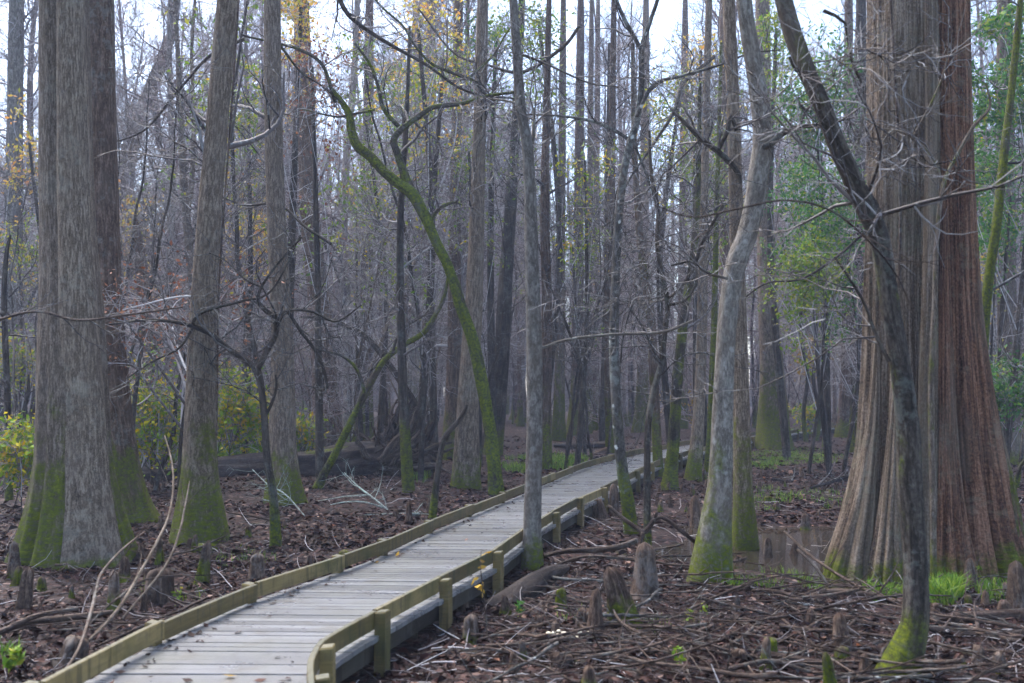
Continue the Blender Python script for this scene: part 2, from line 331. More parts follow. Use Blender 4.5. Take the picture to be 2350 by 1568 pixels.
def wood_mat(name, stops, algae, alg_a, rough, axis, top=False):
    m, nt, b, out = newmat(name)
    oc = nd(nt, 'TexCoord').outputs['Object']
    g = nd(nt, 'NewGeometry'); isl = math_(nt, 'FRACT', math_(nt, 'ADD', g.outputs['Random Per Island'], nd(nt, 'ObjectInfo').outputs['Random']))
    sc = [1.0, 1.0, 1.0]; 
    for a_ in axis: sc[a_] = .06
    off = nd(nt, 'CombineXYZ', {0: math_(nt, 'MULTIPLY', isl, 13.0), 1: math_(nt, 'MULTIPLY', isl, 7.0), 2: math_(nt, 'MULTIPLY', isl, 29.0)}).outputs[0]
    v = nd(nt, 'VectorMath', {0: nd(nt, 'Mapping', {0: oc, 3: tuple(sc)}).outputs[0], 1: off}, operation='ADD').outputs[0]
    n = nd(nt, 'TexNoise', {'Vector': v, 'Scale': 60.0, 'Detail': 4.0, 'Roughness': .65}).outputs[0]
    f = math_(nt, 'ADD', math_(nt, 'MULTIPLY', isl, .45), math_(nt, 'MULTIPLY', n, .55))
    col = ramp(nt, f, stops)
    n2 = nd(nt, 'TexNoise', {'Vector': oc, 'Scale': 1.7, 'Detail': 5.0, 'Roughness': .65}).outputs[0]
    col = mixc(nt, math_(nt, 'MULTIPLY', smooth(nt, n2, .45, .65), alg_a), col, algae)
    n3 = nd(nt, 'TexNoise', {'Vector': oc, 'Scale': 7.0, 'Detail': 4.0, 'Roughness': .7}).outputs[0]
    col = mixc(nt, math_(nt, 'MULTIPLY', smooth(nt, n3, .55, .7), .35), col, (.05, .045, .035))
    if top:   # weathered grey upper faces, streaks down the sides
        nz = nd(nt, 'SeparateXYZ', {0: g.outputs['Normal']}).outputs[2]
        col = mixc(nt, math_(nt, 'MULTIPLY', smooth(nt, nz, .5, .9), .7), col, (.098, .102, .085))
        st = nd(nt, 'TexNoise', {'Vector': nd(nt, 'Mapping', {0: oc, 3: (1, 1, .12)}).outputs[0], 'Scale': 17.0, 'Detail': 3.0}).outputs[0]
        col = mixc(nt, math_(nt, 'MULTIPLY', smooth(nt, st, .52, .66), .6), col, (.040, .036, .020))
    else:
        st = nd(nt, 'TexNoise', {'Vector': oc, 'Scale': 3.1, 'Detail': 6.0, 'Roughness': .7}).outputs[0]
        col = mixc(nt, math_(nt, 'MULTIPLY', smooth(nt, st, .50, .66), .5), col, (.095, .085, .072))
    nt.links.new(col, b.inputs['Base Color'])
    nt.links.new(math_(nt, 'ADD', math_(nt, 'MULTIPLY', n2, .3), rough-.15), b.inputs['Roughness'])
    b.inputs['Specular IOR Level'].default_value = .12 if (top or 'damp' in name) else .5
    bp = nd(nt, 'Bump', {'Height': n, 'Strength': .4, 'Distance': .006}); nt.links.new(bp.outputs[0], b.inputs['Normal'])
    return m
M['deck'] = wood_mat('weathered_deck_boards', [(.2, (.080, .080, .082)), (.5, (.132, .132, .136)), (.8, (.195, .195, .202))], (.105, .108, .085), .4, .30, (0,))
M['rail'] = wood_mat('algae_stained_timber', [(.25, (.060, .042, .017)), (.5, (.130, .094, .036)), (.75, (.235, .170, .068))], (.062, .062, .022), .75, .6, (0, 1), True)
M['under'] = wood_mat('damp_dark_timber', [(.2, (.016, .013, .010)), (.8, (.055, .046, .034))], (.025, .026, .014), .5, .7, (0, 1))  # stringers and beams: shade below the deck is put into this darkened colour
M['fungus'] = leaf_mat('pale_fungus', [(0, (.55, .48, .34)), (1, (.72, .66, .52))], tr=.05)

# ------------------------------------------------------------------ the setting: ground, water
def build_ground():
    ys = np.concatenate([np.linspace(-14, 2, 14), np.geomspace(2.2, 34, 330), np.geomspace(34.6, 420, 70)])
    u = np.linspace(-1, 1, 331)
    X = np.empty((len(ys), len(u))); Y = np.empty_like(X)
    for i, y in enumerate(ys):
        X[i] = u*(9 + 0.75*max(y, 0) if y < 40 else 39 + (y-40)*1.0); Y[i] = y
    Z = gh(X, Y)
    m = MB(); n1, n2 = X.shape; idx = np.arange(n1*n2).reshape(n1, n2)
    m.raw(np.stack([X, Y, Z], -1).reshape(-1, 3), np.stack([idx[:-1, :-1], idx[:-1, 1:], idx[1:, 1:], idx[1:, :-1]], -1).reshape(-1, 4))
    tag(m.build('ground', M['ground']), 'brown leaf covered swamp floor under the trees', 'ground', kind='structure')
build_ground()
for cx, cy, rx, ry in (POOL, POOL2):
    m = MB(); th = np.linspace(0, 2*np.pi, 49)[:-1]
    V = np.concatenate([[[cx, cy, WATER_Z]], np.stack([cx+1.5*rx*np.cos(th), cy+1.5*ry*np.sin(th), np.full(48, WATER_Z)], -1)])
    m.raw(V, [[0, 1+i, 1+(i+1) % 48] for i in range(48)])
    tag(m.build('water', M['water']), 'still dark pool lying among the cypress knees' if cx > 0 else 'small puddle beside the mossy trunk foot', 'water', kind='structure')

# ------------------------------------------------------------------ boardwalk
LY = np.array([-4, -1, 1.5, 3.5, 5.0, 5.9, 7.6, 9.1, 10.2, 11.2, 13.6, 16, 18.7, 24.6, 28.5, 34.8, 37.4, 44, 58.6, 75])
LX = np.array([-1.0, -1.5, -2.2, -2.75, -2.85, -2.8, -2.65, -2.33, -1.93, -1.55, -1.04, -.42, .28, 1.75, 3.1, 5.9, 7.3, 10.9, 19.3, 29])
RY = np.array([-4, -1, 1.5, 3.5, 5.0, 5.9, 6.5, 7.0, 7.45, 8.0, 9.35, 10.9, 13.6, 16.4, 18.7, 22, 25, 28.7, 31.4, 38, 46.8, 53, 75])
RX = np.array([1.0, .6, .1, -.5, -.95, -1.17, -1.30, -1.33, -1.22, -1.07, -.68, -.21, .34, 1.08, 1.8, 2.7, 3.6, 4.9, 6.0, 9.1, 13.5, 17.4, 31.5])
yy = np.linspace(-4, 74, 3121)
def smx(Y, X, w):
    x = np.interp(yy, Y, X); k = np.hanning(w); k /= k.sum(); p = w//2
    return np.convolve(np.pad(x, p, mode='reflect', reflect_type='odd'), k, 'valid')[:len(yy)]
LXS, RXS = smx(LY, LX, 61), smx(RY, RX, 23)
lx = lambda y: np.interp(y, yy, LXS)
rx_ = lambda y: np.interp(y, yy, RXS)
DZ, RT, RH = 0.30, 0.485, 0.135
def bw_inside(x, y, mar=.35): return (x > lx(y)-mar) & (x < rx_(y)+mar) & (y < 70)
def build_boardwalk():
    t = empty('boardwalk', (0, 6, 0))
    tag(t, 'weathered grey plank boardwalk with low kerb rails curving through the swamp', 'boardwalk')
    loc = lambda mb, name, mat, sm=False: mb.build(name, mat, t, smooth=sm, loc=(0, -6, 0))
    d = MB(); y = -3.5; bwd = .118
    while y < 68:
        sl = np.clip(np.interp(y+.5, yy, (LXS+RXS)/2)-np.interp(y-.5, yy, (LXS+RXS)/2), -1, 1)
        sh = .27*sl
        e1, e2 = rng.normal(0, .006, 2); zj = rng.normal(0, .0018)
        gap = .010 + (0.014 if rng.random() < .03 else 0); hb_ = (bwd-gap)/2
        P = []
        for z in (DZ-.039+zj, DZ-.001+zj):
            for (sy, fx, o, q) in ((-1, lx, -.065-abs(e1), .5), (-1, rx_, .065+abs(e2), -.5), (1, rx_, .065+abs(e2), -.5), (1, lx, -.065-abs(e1), .5)):
                yv = y+sh*q+sy*hb_; P.append([fx(yv)+o, yv, z])
        d.raw(P, [[0, 3, 2, 1], [4, 5, 6, 7], [0, 1, 5, 4], [1, 2, 6, 5], [2, 3, 7, 6], [3, 0, 4, 7]]); y += bwd
    loc(d, 'deck', M['deck'])
    def rail_seg(fx, y0, y1, side):
        n = max(3, int((y1-y0)/.12)); ys = np.linspace(y0+.003, y1-.003, n); P = np.stack([fx(ys), ys], -1)
        if y0 > 8: P = P[0] + (P[-1]-P[0])*np.linspace(0, 1, n)[:, None]
        T = nrm(np.gradient(P, axis=0)); N = np.stack([T[:, 1], -T[:, 0]], -1)*side
        m = MB(); th = .021; zt = RT + rng.normal(0, .007)
        ring = []
        bev = .006
        for (o, z) in ((-th, -RH), (th, -RH), (th, -bev), (th-bev, 0), (-th+bev, 0), (-th, -bev)):
            ring.append(np.concatenate([P+N*o, np.full((n, 1), zt+z)], 1))
        V = np.stack(ring, 1); k = 6; idx = np.arange(n*k).reshape(n, k); a = idx[:-1]; b_ = idx[1:]; a2 = np.roll(a, -1, 1); b2 = np.roll(b_, -1, 1)
        m.raw(V.reshape(-1, 3), np.stack([a, a2, b2, b_], -1).reshape(-1, 4))
        for e in (0, n-1):
            m.raw(V[e][[0, 1, 2, 5]], [[0, 1, 2, 3]]); m.raw(V[e][[2, 3, 4, 5]], [[0, 1, 2, 3]])
        loc(m, 'kerb_rail', M['rail'])
    def post(fx, yv, side):
        x = fx(yv); T = nrm(np.array([fx(yv+.2)-fx(yv-.2), .4])); N = np.array([T[1], -T[0]])*side
        w = .058 if side > 0 else .055; c = np.array([x, yv]) + N*(.021+.003+.045)
        m = MB(); g = ghs(*c)-.25; zt = RT-.005+rng.normal(0, .006)
        tw = rng.normal(0, .05); T2 = np.array([T[0]-tw*T[1], T[1]+tw*T[0]]); N2 = np.array([T2[1], -T2[0]])*side
        lean = rng.normal(0, .008, 2)
        P = []
        for (z, s_) in ((g, 1.0), (zt-.012, 1.0), (zt, .86)):
            o = lean*(zt-z)*-1
            for (i, j) in ((-1, -1), (1, -1), (1, 1), (-1, 1)):
                q = c+o+T2*i*w*s_+N2*j*.045*s_; P.append([*q, z+(.004*j if z > g else 0)])
        m.raw(P, [[0, 1, 5, 4], [1, 2, 6, 5], [2, 3, 7, 6], [3, 0, 4, 7], [4, 5, 9, 8], [5, 6, 10, 9], [6, 7, 11, 10], [7, 4, 8, 11], [8, 9, 10, 11]])
        loc(m, 'post', M['rail'])
    PR = [2.6, 3.6, 4.55, 5.4, 6.15, 6.85, 7.95, 9.35, 10.9, 12.7, 14.5, 16.3, 18.1] + list(np.arange(20, 54, 2.0))
    PL = [2.5, 4.3, 6.0, 7.6, 9.1, 10.6, 11.7, 13.5, 15.3, 17.2, 19.2] + list(np.arange(21.2, 58, 2.1))
    for fx, ps, sd_ in ((lx, PL, -1), (rx_, PR, 1)):
        for a, b_ in zip(ps[:-1], ps[1:]): rail_seg(fx, a, b_, sd_)
        for a in ps: post(fx, a, sd_)
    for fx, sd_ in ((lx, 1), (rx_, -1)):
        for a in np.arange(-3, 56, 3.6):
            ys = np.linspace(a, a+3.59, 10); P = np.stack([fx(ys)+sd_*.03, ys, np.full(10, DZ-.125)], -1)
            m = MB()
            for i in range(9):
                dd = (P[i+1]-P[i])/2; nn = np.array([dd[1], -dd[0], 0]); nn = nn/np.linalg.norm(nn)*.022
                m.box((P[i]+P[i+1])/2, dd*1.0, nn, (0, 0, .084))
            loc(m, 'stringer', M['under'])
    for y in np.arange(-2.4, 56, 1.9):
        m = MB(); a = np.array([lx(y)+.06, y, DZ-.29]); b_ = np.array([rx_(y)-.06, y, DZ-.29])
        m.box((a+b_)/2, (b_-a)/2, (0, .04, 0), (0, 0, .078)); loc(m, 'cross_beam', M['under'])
build_boardwalk()

# ------------------------------------------------------------------ branching
def walk(S, D, L, n, wob, trop, zt=None):
    """grow B polylines from S along D, length L, n points"""
    B = len(S); P = np.empty((B, n, 3)); P[:, 0] = S; d = nrm(D.copy()); st = (L/(n-1))[:, None]
    for i in range(1, n):
        d = nrm(d + wob*rng.normal(0, 1, (B, 3)) + np.array([0, 0, trop])); P[:, i] = P[:, i-1]+d*st
    return P
def kids(P, Rd, per, t0, t1, ang, angj):
    """sample children off polylines: starts, dirs, radius, t"""
    B, n, _ = P.shape; j = np.repeat(np.arange(B), per); t = t0+(t1-t0)*rng.random(len(j)); f = t*(n-1); i = np.minimum(f.astype(int), n-2); u = (f-i)[:, None]
    S = P[j, i]*(1-u)+P[j, i+1]*u; T = nrm(P[j, i+1]-P[j, i]); r = Rd[j, i]*(1-u[:, 0])+Rd[j, i+1]*u[:, 0]
    A = nrm(np.cross(T, rng.normal(0, 1, T.shape))); a = ang+angj*rng.normal(0, 1, len(j)); 
    D = T*np.cos(a)[:, None]+A*np.sin(a)[:, None]
    return S, D, r, t
def taper(r0, n, tip=.25): return r0[:, None]*np.linspace(1, tip, n)[None]
def twigs_on(m, P, Rd, lv, mat=0):
    """lv: list of (per, t0, t1, ang, Lmin, Lmax, n, wob, trop, rfac, rmin, sides)"""
    out = []
    for (per, t0, t1, ang, L0, L1, n, wob, trop, rf, rmin, k) in lv:
        S, D, r, t = kids(P, Rd, per, t0, t1, ang, .3)
        L = (L0+(L1-L0)*rng.random(len(S)))*(1.15-.5*t)
        r = np.clip(r*rf, rmin, None)
        r = np.minimum(r, np.maximum(L*.03, rmin))
        P = walk(S, D, L, n, wob, trop); Rd = taper(r, n); m.tubes(P, Rd, k, mat); out.append(P)
    return out
def leaves_at(m, C, size, mat=0, flat=.0, aspect=.5):
    """diamond-shaped leaves at points C"""
    N = len(C); nz = rng.normal(0, 1, (N, 3)); nz[:, 2] += flat; nz = nrm(nz); a = nrm(np.cross(nz, rng.normal(0, 1, (N, 3)))); b = np.cross(nz, a)
    s = (np.broadcast_to(np.asarray(size, float).reshape(-1), (N,))*(.6+.8*rng.random(N)))[:, None]; 
    V = np.stack([C-a*s*.5, C+b*s*aspect*.5-nz*s*.06, C+a*s*.5, C-b*s*aspect*.5-nz*s*.06], 1); m.quads(V, mat)
def jit(P, n, sd): 
    q = P.reshape(-1, 3); return q[rng.integers(0, len(q), n)] + rng.normal(0, sd, (n, 3))

def cypress_disp(seed):
    def f(th, s, r):
        a = .20*np.exp(-s/2.2) + .035
        tw = th + .05*np.sin(s*.5+seed)
        lob = np.abs(np.sin(tw*4.5 + .5*np.sin(tw*2+seed)))**.55*1.7-1.15
        fine = np.abs(np.sin(tw*17+1.5*np.sin(tw*3)+.25*np.sin(s*.9)))**.7-.6
        p = np.stack(np.broadcast_arrays(np.cos(th)*1.5+seed, np.sin(th)*1.5, s*.35), -1)
        p2 = np.stack(np.broadcast_arrays(np.cos(th)*14+seed, np.sin(th)*14, s*.5), -1)
        am = np.clip(.5+1.1*vnoise(np.stack(np.broadcast_arrays(np.cos(th)*2.3+seed, np.sin(th)*2.3, s*.7), -1), 19), 0, 1.6)
        return 1 + a*lob + .034*fine*am + .07*fbm(p, 7, 2) + .05*fbm(p2, 12, 2)
    return f
def trunk_disp(flute, nl, fh, seed, rough=.05):
    ph = seed*1.7
    def f(th, s, r):
        a = flute*np.exp(-s/fh) + .02
        w = np.abs(np.sin(th*nl/2.0 + ph + .35*np.sin(s*.8+seed)))**.7*2-1.1
        w2 = np.cos(th*(nl*2+1)+ph*2+.5*np.sin(s*.5))
        p = np.stack(np.broadcast_arrays(np.cos(th)*1.8+seed, np.sin(th)*1.8, s*.55), -1)
        p2 = np.stack(np.broadcast_arrays(np.cos(th)*7+seed, np.sin(th)*7, s*1.1), -1)
        return 1 + a*(w*.7+w2*.25) + rough*fbm(p, int(seed*10), 2) + rough*.5*fbm(p2, int(seed*10)+5, 2)
    return f

# ------------------------------------------------------------------ hero trees traced at their own depth
FINE = [(6, .12, .97, 1.0, .5, 1.7, 7, .22, .03, .5, .007, 4), (5, .2, 1, .8, .3, .9, 6, .25, .02, .6, .006, 3), (3, .2, 1, .8, .15, .45, 4, .25, .0, .7, .004, 3)]
def to_world(pts, Y, base, lean=0.0, wav=0.0, ph=0.0):
    out = []
    y0 = pts[0][1]
    for (px, py, w) in pts:
        h = (y0-py)/FPX*Y; yv = Y + lean*h + wav*math.sin(h*.9+ph)
        q = at(px, py, yv); out.append([*(q-base), w*yv/FPX/2])
    return np.array(out)
HEROES = {}
def hero(name, label, cat, pts, mat, Y=None, sides=20, flute=.06, nl=5, fh=.9, moss=(0, 0), limbs=(), twig=None, twig_mat='twig_mid', up=0, leaves=None, lean=0.0, wav=0.15, topw=.45, rough=.05, step=.16, lobes=(), limb_dark=False):
    """pts: (px,py,width) from the foot up, in photo pixels; becomes a trunk at distance Y"""
    if Y is None: Y = float(ground(pts[0][0], pts[0][1])[1])
    b = at(pts[0][0], pts[0][1], Y); g = ghs(b[0], b[1]); base = np.array([b[0], b[1], g])
    sd_ = (hash(label) % 97)/10.0 if False else (sum(map(ord, label)) % 97)/10.0
    t = empty(name, base); tag(t, label, cat)
    Wp = to_world(pts, Y, base, lean, wav, sd_)
    Wp[0, 2] = min(Wp[0, 2], 0.0) - .12
    if up:   # carry the trunk on above the picture
        dl = nrm(Wp[-1, :3]-Wp[-2, :3]); dl = nrm(dl + np.array([0, 0, .5])); Wp = np.vstack([Wp, [*(Wp[-1, :3]+dl*up), Wp[-1, 3]*topw]])
    Ln = np.linalg.norm(np.diff(Wp[:, :3], axis=0), axis=1).sum(); n = max(8, int(Ln/step))
    S = spline(Wp, n); S[:, 3] = np.maximum(S[:, 3], .004)
    m = MB(); m.tubes(S[:, :3], S[:, 3], sides, 0, cypress_disp(3.1) if 'cypress' in mat else trunk_disp(flute, nl, fh, sd_, rough))
    tr = m.build('trunk', M[mat], t); tag(tr, moss_h=moss[0], moss_a=moss[1])
    for (lp_, dY, ms, mt, *ln_) in lobes:
        q = to_world(lp_, Y+dY, base, ln_[0] if ln_ else 0.0); q[0, 2] = min(q[0, 2], 0.0)-.1; Lq = np.linalg.norm(np.diff(q[:, :3], axis=0), axis=1).sum(); q = spline(q, max(10, int(Lq/.09)))
        m = MB(); m.tubes(q[:, :3], q[:, 3], 160 if 'cypress' in mt else 40, 0, cypress_disp(1.7+dY) if 'cypress' in mt else trunk_disp(.10, 4, 1.0, sd_+2.2, .05)); tag(m.build('buttress', M[mt], t), moss_h=ms, moss_a=0)
    tP = [S[None, :, :3]]; tR = [S[None, :, 3]]
    for lb in limbs:
        L_ = to_world(lb, Y, base, lean, wav, sd_+1) if not isinstance(lb, dict) else lb['w']
        Lm = np.linalg.norm(np.diff(L_[:, :3], axis=0), axis=1).sum(); q = spline(L_, max(8, int(Lm/.09))); q[:, 3] = np.maximum(q[:, 3], .0035)
        # anchor the foot of the limb inside whatever it grows from
        m = MB(); m.tubes(q[:, :3], q[:, 3], 9, 0, trunk_disp(.0, 3, .5, sd_, .10))
        lo = m.build('limb', M['dark' if mat == 'pale' and limb_dark else mat], t); tag(lo, moss_h=0, moss_a=moss[1]*.78)
        q2 = spline(L_, 24); tP.append(q2[None, :, :3]); tR.append(q2[None, :, 3])
    if twig:
        m = MB()
        lp = []
        if limbs:
            P = np.concatenate(tP[1:]); Rr = np.concatenate(tR[1:]); lp += twigs_on(m, P, Rr, FINE)
        if twig > 1:
            q = spline(Wp, 24); f = [(int(twig), .3, 1, 1.1, .8, 2.2, 8, .2, .06, .35, .008, 5)] + FINE[:2]
            lp += twigs_on(m, q[None, :, :3], q[None, :, 3], f)
        if m.n: m.build('twigs', M[twig_mat], t)
        if leaves and lp:
            m = MB(); leaves_at(m, jit(lp[-1], leaves[1], .08), leaves[2]); m.build('foliage', M[leaves[0]], t)
    HEROES[label] = (t, S, base)
    return t

hero('bald_cypress', 'thick grey double trunk with fluted mossy foot at the far left, nearest of that side', 'tree',
     [(172, 1285, 262), (172, 1240, 225), (170, 1150, 186), (168, 1050, 158), (167, 900, 148), (165, 750, 136), (158, 550, 121), (152, 300, 114), (147, 0, 106), (143, -300, 92)], 'grey', sides=72, flute=.22, nl=7, fh=1.6, moss=(1.6, 0), up=4, rough=.035, step=.1,
     lobes=[([(205, 1312, 175), (203, 1275, 150), (198, 1200, 128), (192, 1080, 108), (186, 900, 96), (180, 700, 84), (172, 450, 74), (165, 100, 64), (160, -250, 54)], -.30, .12, 'grey')])
hero('bald_cypress', 'brown trunk half hidden behind the thick grey double trunk', 'tree',
     [(310, 1200, 118), (296, 1140, 82), (283, 1050, 68), (266, 900, 62), (248, 700, 64), (236, 400, 66), (228, 0, 62), (222, -300, 54)], 'brown', sides=44, flute=.16, nl=5, fh=1.5, moss=(1.2, 0), up=4, step=.12)
hero('water_tupelo', 'grey trunk with a skirt of dark green moss over its whole flared foot', 'tree',
     [(461, 1243, 138), (460, 1190, 114), (459, 1100, 86), (460, 1000, 74), (462, 900, 68), (467, 700, 58), (480, 500, 53), (497, 300, 50), (514, 100, 50), (524, 0, 50), (545, -300, 42)], 'grey', sides=40, flute=.08, nl=5, fh=.9, moss=(1.55, 0), up=4, step=.12, twig=5)
hero('water_tupelo', 'straight grey trunk with a lightly mossed foot in front of the fallen log', 'tree',
     [(655, 1152, 96), (651, 1100, 74), (648, 1000, 60), (648, 800, 50), (634, 500, 42), (626, 200, 40), (625, 0, 38), (624, -300, 32)], 'grey', sides=36, flute=.16, nl=5, fh=.9, moss=(.9, 0), up=5, twig=6)
hero('vine_covered_tree', 'dark trunk wrapped in shaggy vines behind the fallen log', 'tree',
     [(757, 1045, 86), (750, 980, 66), (745, 900, 58), (735, 720, 50), (722, 600, 44), (712, 500, 42), (702, 300, 38), (692, 0, 34), (686, -200, 30)], 'brown', sides=30, flute=.14, nl=6, fh=2.5, up=6, rough=.13, moss=(0, .18), twig=26, leaves=('leaf_orange', 160, .16))
hero('leaning_tree', 'slanting moss green trunk forking into two crooked arms left of centre', 'tree',
     [(1142, 1128, 36.1), (1126, 1000, 30.1), (1106, 880, 28.4), (1085, 780, 25.8), (1056, 700, 24.1), (1031, 620, 23.2), (1002, 560, 22.4), (976, 500, 22.4), (947, 447, 24.9), (918, 425, 21.5), (882, 395, 21.5), (850, 360, 21.5), (820, 335, 21.5), (806, 300, 18.1), (800, 262, 15.5), (778, 226, 12.0), (755, 197, 6.9)], 'mossy', Y=20.9, sides=18, flute=.03, moss=(0, .66), step=.06, wav=.1, rough=.24, twig=1,
     limbs=[[(950, 455, 22), (928, 400, 20), (911, 350, 18), (904, 320, 17), (930, 290, 15), (965, 265, 14), (995, 246, 12), (1060, 238, 10), (1120, 220, 8), (1200, 210, 6)],
            [(1118, 222, 9), (1088, 187, 8), (1040, 168, 8), (990, 146, 7), (952, 105, 6), (925, 60, 6), (880, 20, 5), (845, -20, 4)],
            [(984, 525, 12), (992, 500, 10), (1010, 478, 9), (1040, 465, 6), (1060, 470, 4)],
            [(770, 235, 9), (740, 150, 8), (690, 115, 8), (630, 98, 7), (570, 85, 5), (552, 78, 4)],
            [(640, 100, 6), (690, 165, 5), (735, 195, 4), (790, 240, 3)],
            [(914, 290, 11), (880, 250, 10), (868, 200, 8), (850, 150, 7), (815, 100, 5)],
            [(1080, 175, 6), (1130, 130, 5), (1160, 80, 4), (1190, 40, 3)],
            [(860, 252, 7), (812, 262, 6), (770, 268, 5), (690, 250, 3)]])
hero('forked_sapling', 'small dark sapling with wide crooked forks standing left of the boardwalk', 'tree',
     [(634, 1262, 30), (628, 1150, 20), (613, 1050, 17), (606, 950, 16), (598, 880, 16), (588, 846, 19)], 'dark', sides=14, flute=.05, moss=(.9, 0), twig=1, twig_mat='twig_dark', step=.07, wav=.05, fh=.3,
     limbs=[[(588, 852, 15), (574, 834, 14), (530, 805, 13), (492, 772, 12), (445, 750, 11), (400, 739, 8), (330, 735, 6), (250, 745, 4)],
            [(441, 752, 8), (452, 724, 8), (500, 705, 7), (560, 690, 6), (625, 665, 5), (690, 540, 3)],
            [(590, 850, 14), (616, 800, 13), (633, 768, 12), (632, 732, 12), (606, 710, 11), (592, 688, 8), (602, 655, 6), (642, 600, 5), (692, 545, 4)],
            [(632, 735, 8), (662, 712, 8), (720, 716, 6), (772, 738, 5), (830, 700, 3)],
            [(660, 714, 8), (690, 760, 8), (720, 800, 7), (742, 845, 7), (752, 892, 5)],
            [(606, 960, 7), (622, 930, 7), (634, 890, 6), (632, 860, 4)],
            [(600, 660, 5), (560, 640, 4), (520, 600, 3), (480, 580, 3)],
            [(445, 750, 7), (410, 800, 5), (350, 830, 4), (290, 870, 3)]])
hero('leaning_sapling', 'thin moss covered sapling leaning right across the fallen log', 'tree',
     [(722, 1125, 26), (745, 1085, 19), (765, 1050, 18), (800, 980, 17), (840, 900, 16), (880, 830, 14), (922, 795, 13), (970, 765, 12), (1000, 722, 10), (1020, 680, 8), (1030, 620, 4)], 'mossy', sides=12, moss=(.3, .58), twig=1, step=.09,
     limbs=[[(838, 903, 9), (820, 850, 8), (790, 820, 7), (760, 810, 5), (720, 800, 3)], [(900, 812, 7), (920, 760, 5), (980, 720, 4)]])
hero('arching_tree', 'dark arching stem curving down to the root plate of the fallen log', 'tree',
     [(1000, 1020, 18), (962, 950, 16), (922, 880, 16), (882, 822, 14), (842, 776, 12), (792, 746, 10), (740, 730, 7), (690, 728, 4)], 'dark', Y=27.5, sides=10, moss=(0, .25), twig=1, step=.12, limbs=[[(880, 820, 7), (850, 850, 5), (800, 860, 3)]])
hero('pale_sapling', 'slim pale grey trunk standing against the right edge of the boardwalk', 'tree',
     [(1221, 1312, 54), (1222, 1270, 46), (1222, 1200, 39), (1226, 1000, 36), (1226, 800, 35), (1221, 600, 32), (1217, 450, 28), (1210, 330, 26), (1196, 250, 24), (1185, 100, 22), (1178, 0, 20), (1168, -200, 16)], 'pale', sides=20, flute=.05, nl=4, fh=.4, moss=(.38, 0), up=2, wav=.05, step=.08, twig=1,
     limbs=[[(1222, 330, 8), (1226, 280, 7), (1222, 240, 4)], [(1240, 800, 6), (1300, 780, 6), (1400, 768, 6), (1520, 762, 7), (1590, 735, 5)], [(1200, 240, 6), (1150, 230, 5), (1100, 225, 3)], [(1185, 120, 6), (1260, 150, 5), (1350, 190, 4), (1420, 200, 3)]])
hero('water_tupelo', 'stout brown trunk with dark foot left of the boardwalk middle', 'tree',
     [(1067, 1143, 84), (1068, 1105, 68), (1070, 1050, 60), (1075, 900, 48), (1088, 700, 40), (1095, 500, 34), (1100, 300, 30), (1108, 0, 26), (1112, -200, 22)], 'grey', Y=22.6, sides=28, flute=.12, nl=5, fh=.7, moss=(.7, 0), up=4, twig=8)
hero('slender_tree', 'thin dark trunk rising in front of the upturned root plate', 'tree',
     [(939, 1133, 30), (931, 1020, 25), (925, 900, 22), (919, 700, 18), (919, 500, 16), (930, 320, 12), (936, 200, 9), (940, 60, 6)], 'dark', sides=14, moss=(1.7, .1), twig=14, wav=.1)
hero('slender_tree', 'crooked bare stem with a hooked top beside the left kerb rail', 'tree',
     [(990, 1185, 20), (1000, 1120, 15), (1008, 1060, 13), (1018, 1010, 12), (1035, 985, 12), (1052, 968, 11), (1066, 945, 10), (1072, 930, 5)], 'dark', Y=17.0, sides=10, moss=(.6, 0), step=.06, wav=0)
hero('distant_trunk', 'straight dark trunk just behind the stout brown trunk', 'tree',
     [(1030, 1055, 44), (1036, 960, 34), (1042, 800, 31), (1045, 500, 27), (1050, 200, 22), (1055, -100, 18)], 'brown', sides=20, flute=.1, moss=(1.5, 0), up=6, twig=14)
hero('dark_tree', 'rough dark trunk leaning right behind the moss green leaning tree', 'tree',
     [(1128, 1045, 52), (1138, 950, 42), (1148, 850, 38), (1158, 700, 33), (1166, 550, 29), (1180, 350, 24), (1190, 150, 18), (1200, -50, 14)], 'dark', sides=18, flute=.1, moss=(1.0, 0), up=4, twig=16, rough=.1)
hero('slender_tree', 'brown trunk close behind the slim pale grey trunk', 'tree',
     [(1253, 1078, 30), (1252, 900, 26), (1255, 700, 24), (1250, 500, 22), (1253, 300, 18), (1258, 100, 14), (1262, -100, 10)], 'brown', sides=16, moss=(1.6, 0), up=2, twig=14, leaves=('leaf_yellow', 60, .12))
hero('dark_tree', 'dark trunk with white lichen spots and two upright forks right of centre', 'tree',
     [(1450, 1228, 34), (1440, 1150, 30), (1428, 1080, 26), (1416, 950, 24), (1409, 800, 22), (1412, 650, 20), (1420, 500, 19), (1431, 400, 18), (1446, 330, 17), (1461, 280, 16), (1472, 200, 14), (1474, 110, 13), (1492, 50, 10), (1513, -15, 9), (1530, -120, 6)], 'spot', sides=16, flute=.06, moss=(1.4, 0), twig=3, twig_mat='twig_dark', step=.09,
     limbs=[[(1474, 120, 10), (1458, 90, 10), (1432, 42, 9), (1410, -15, 8), (1395, -90, 5)], [(1460, 268, 9), (1500, 195, 8), (1560, 176, 7), (1650, 150, 6), (1720, 123, 4), (1790, 115, 3)],
            [(1440, 318, 8), (1405, 297, 8), (1350, 276, 7), (1270, 265, 5), (1180, 262, 3)], [(1452, 320, 6), (1490, 420, 5), (1512, 500, 6), (1510, 560, 6), (1525, 640, 6)]])
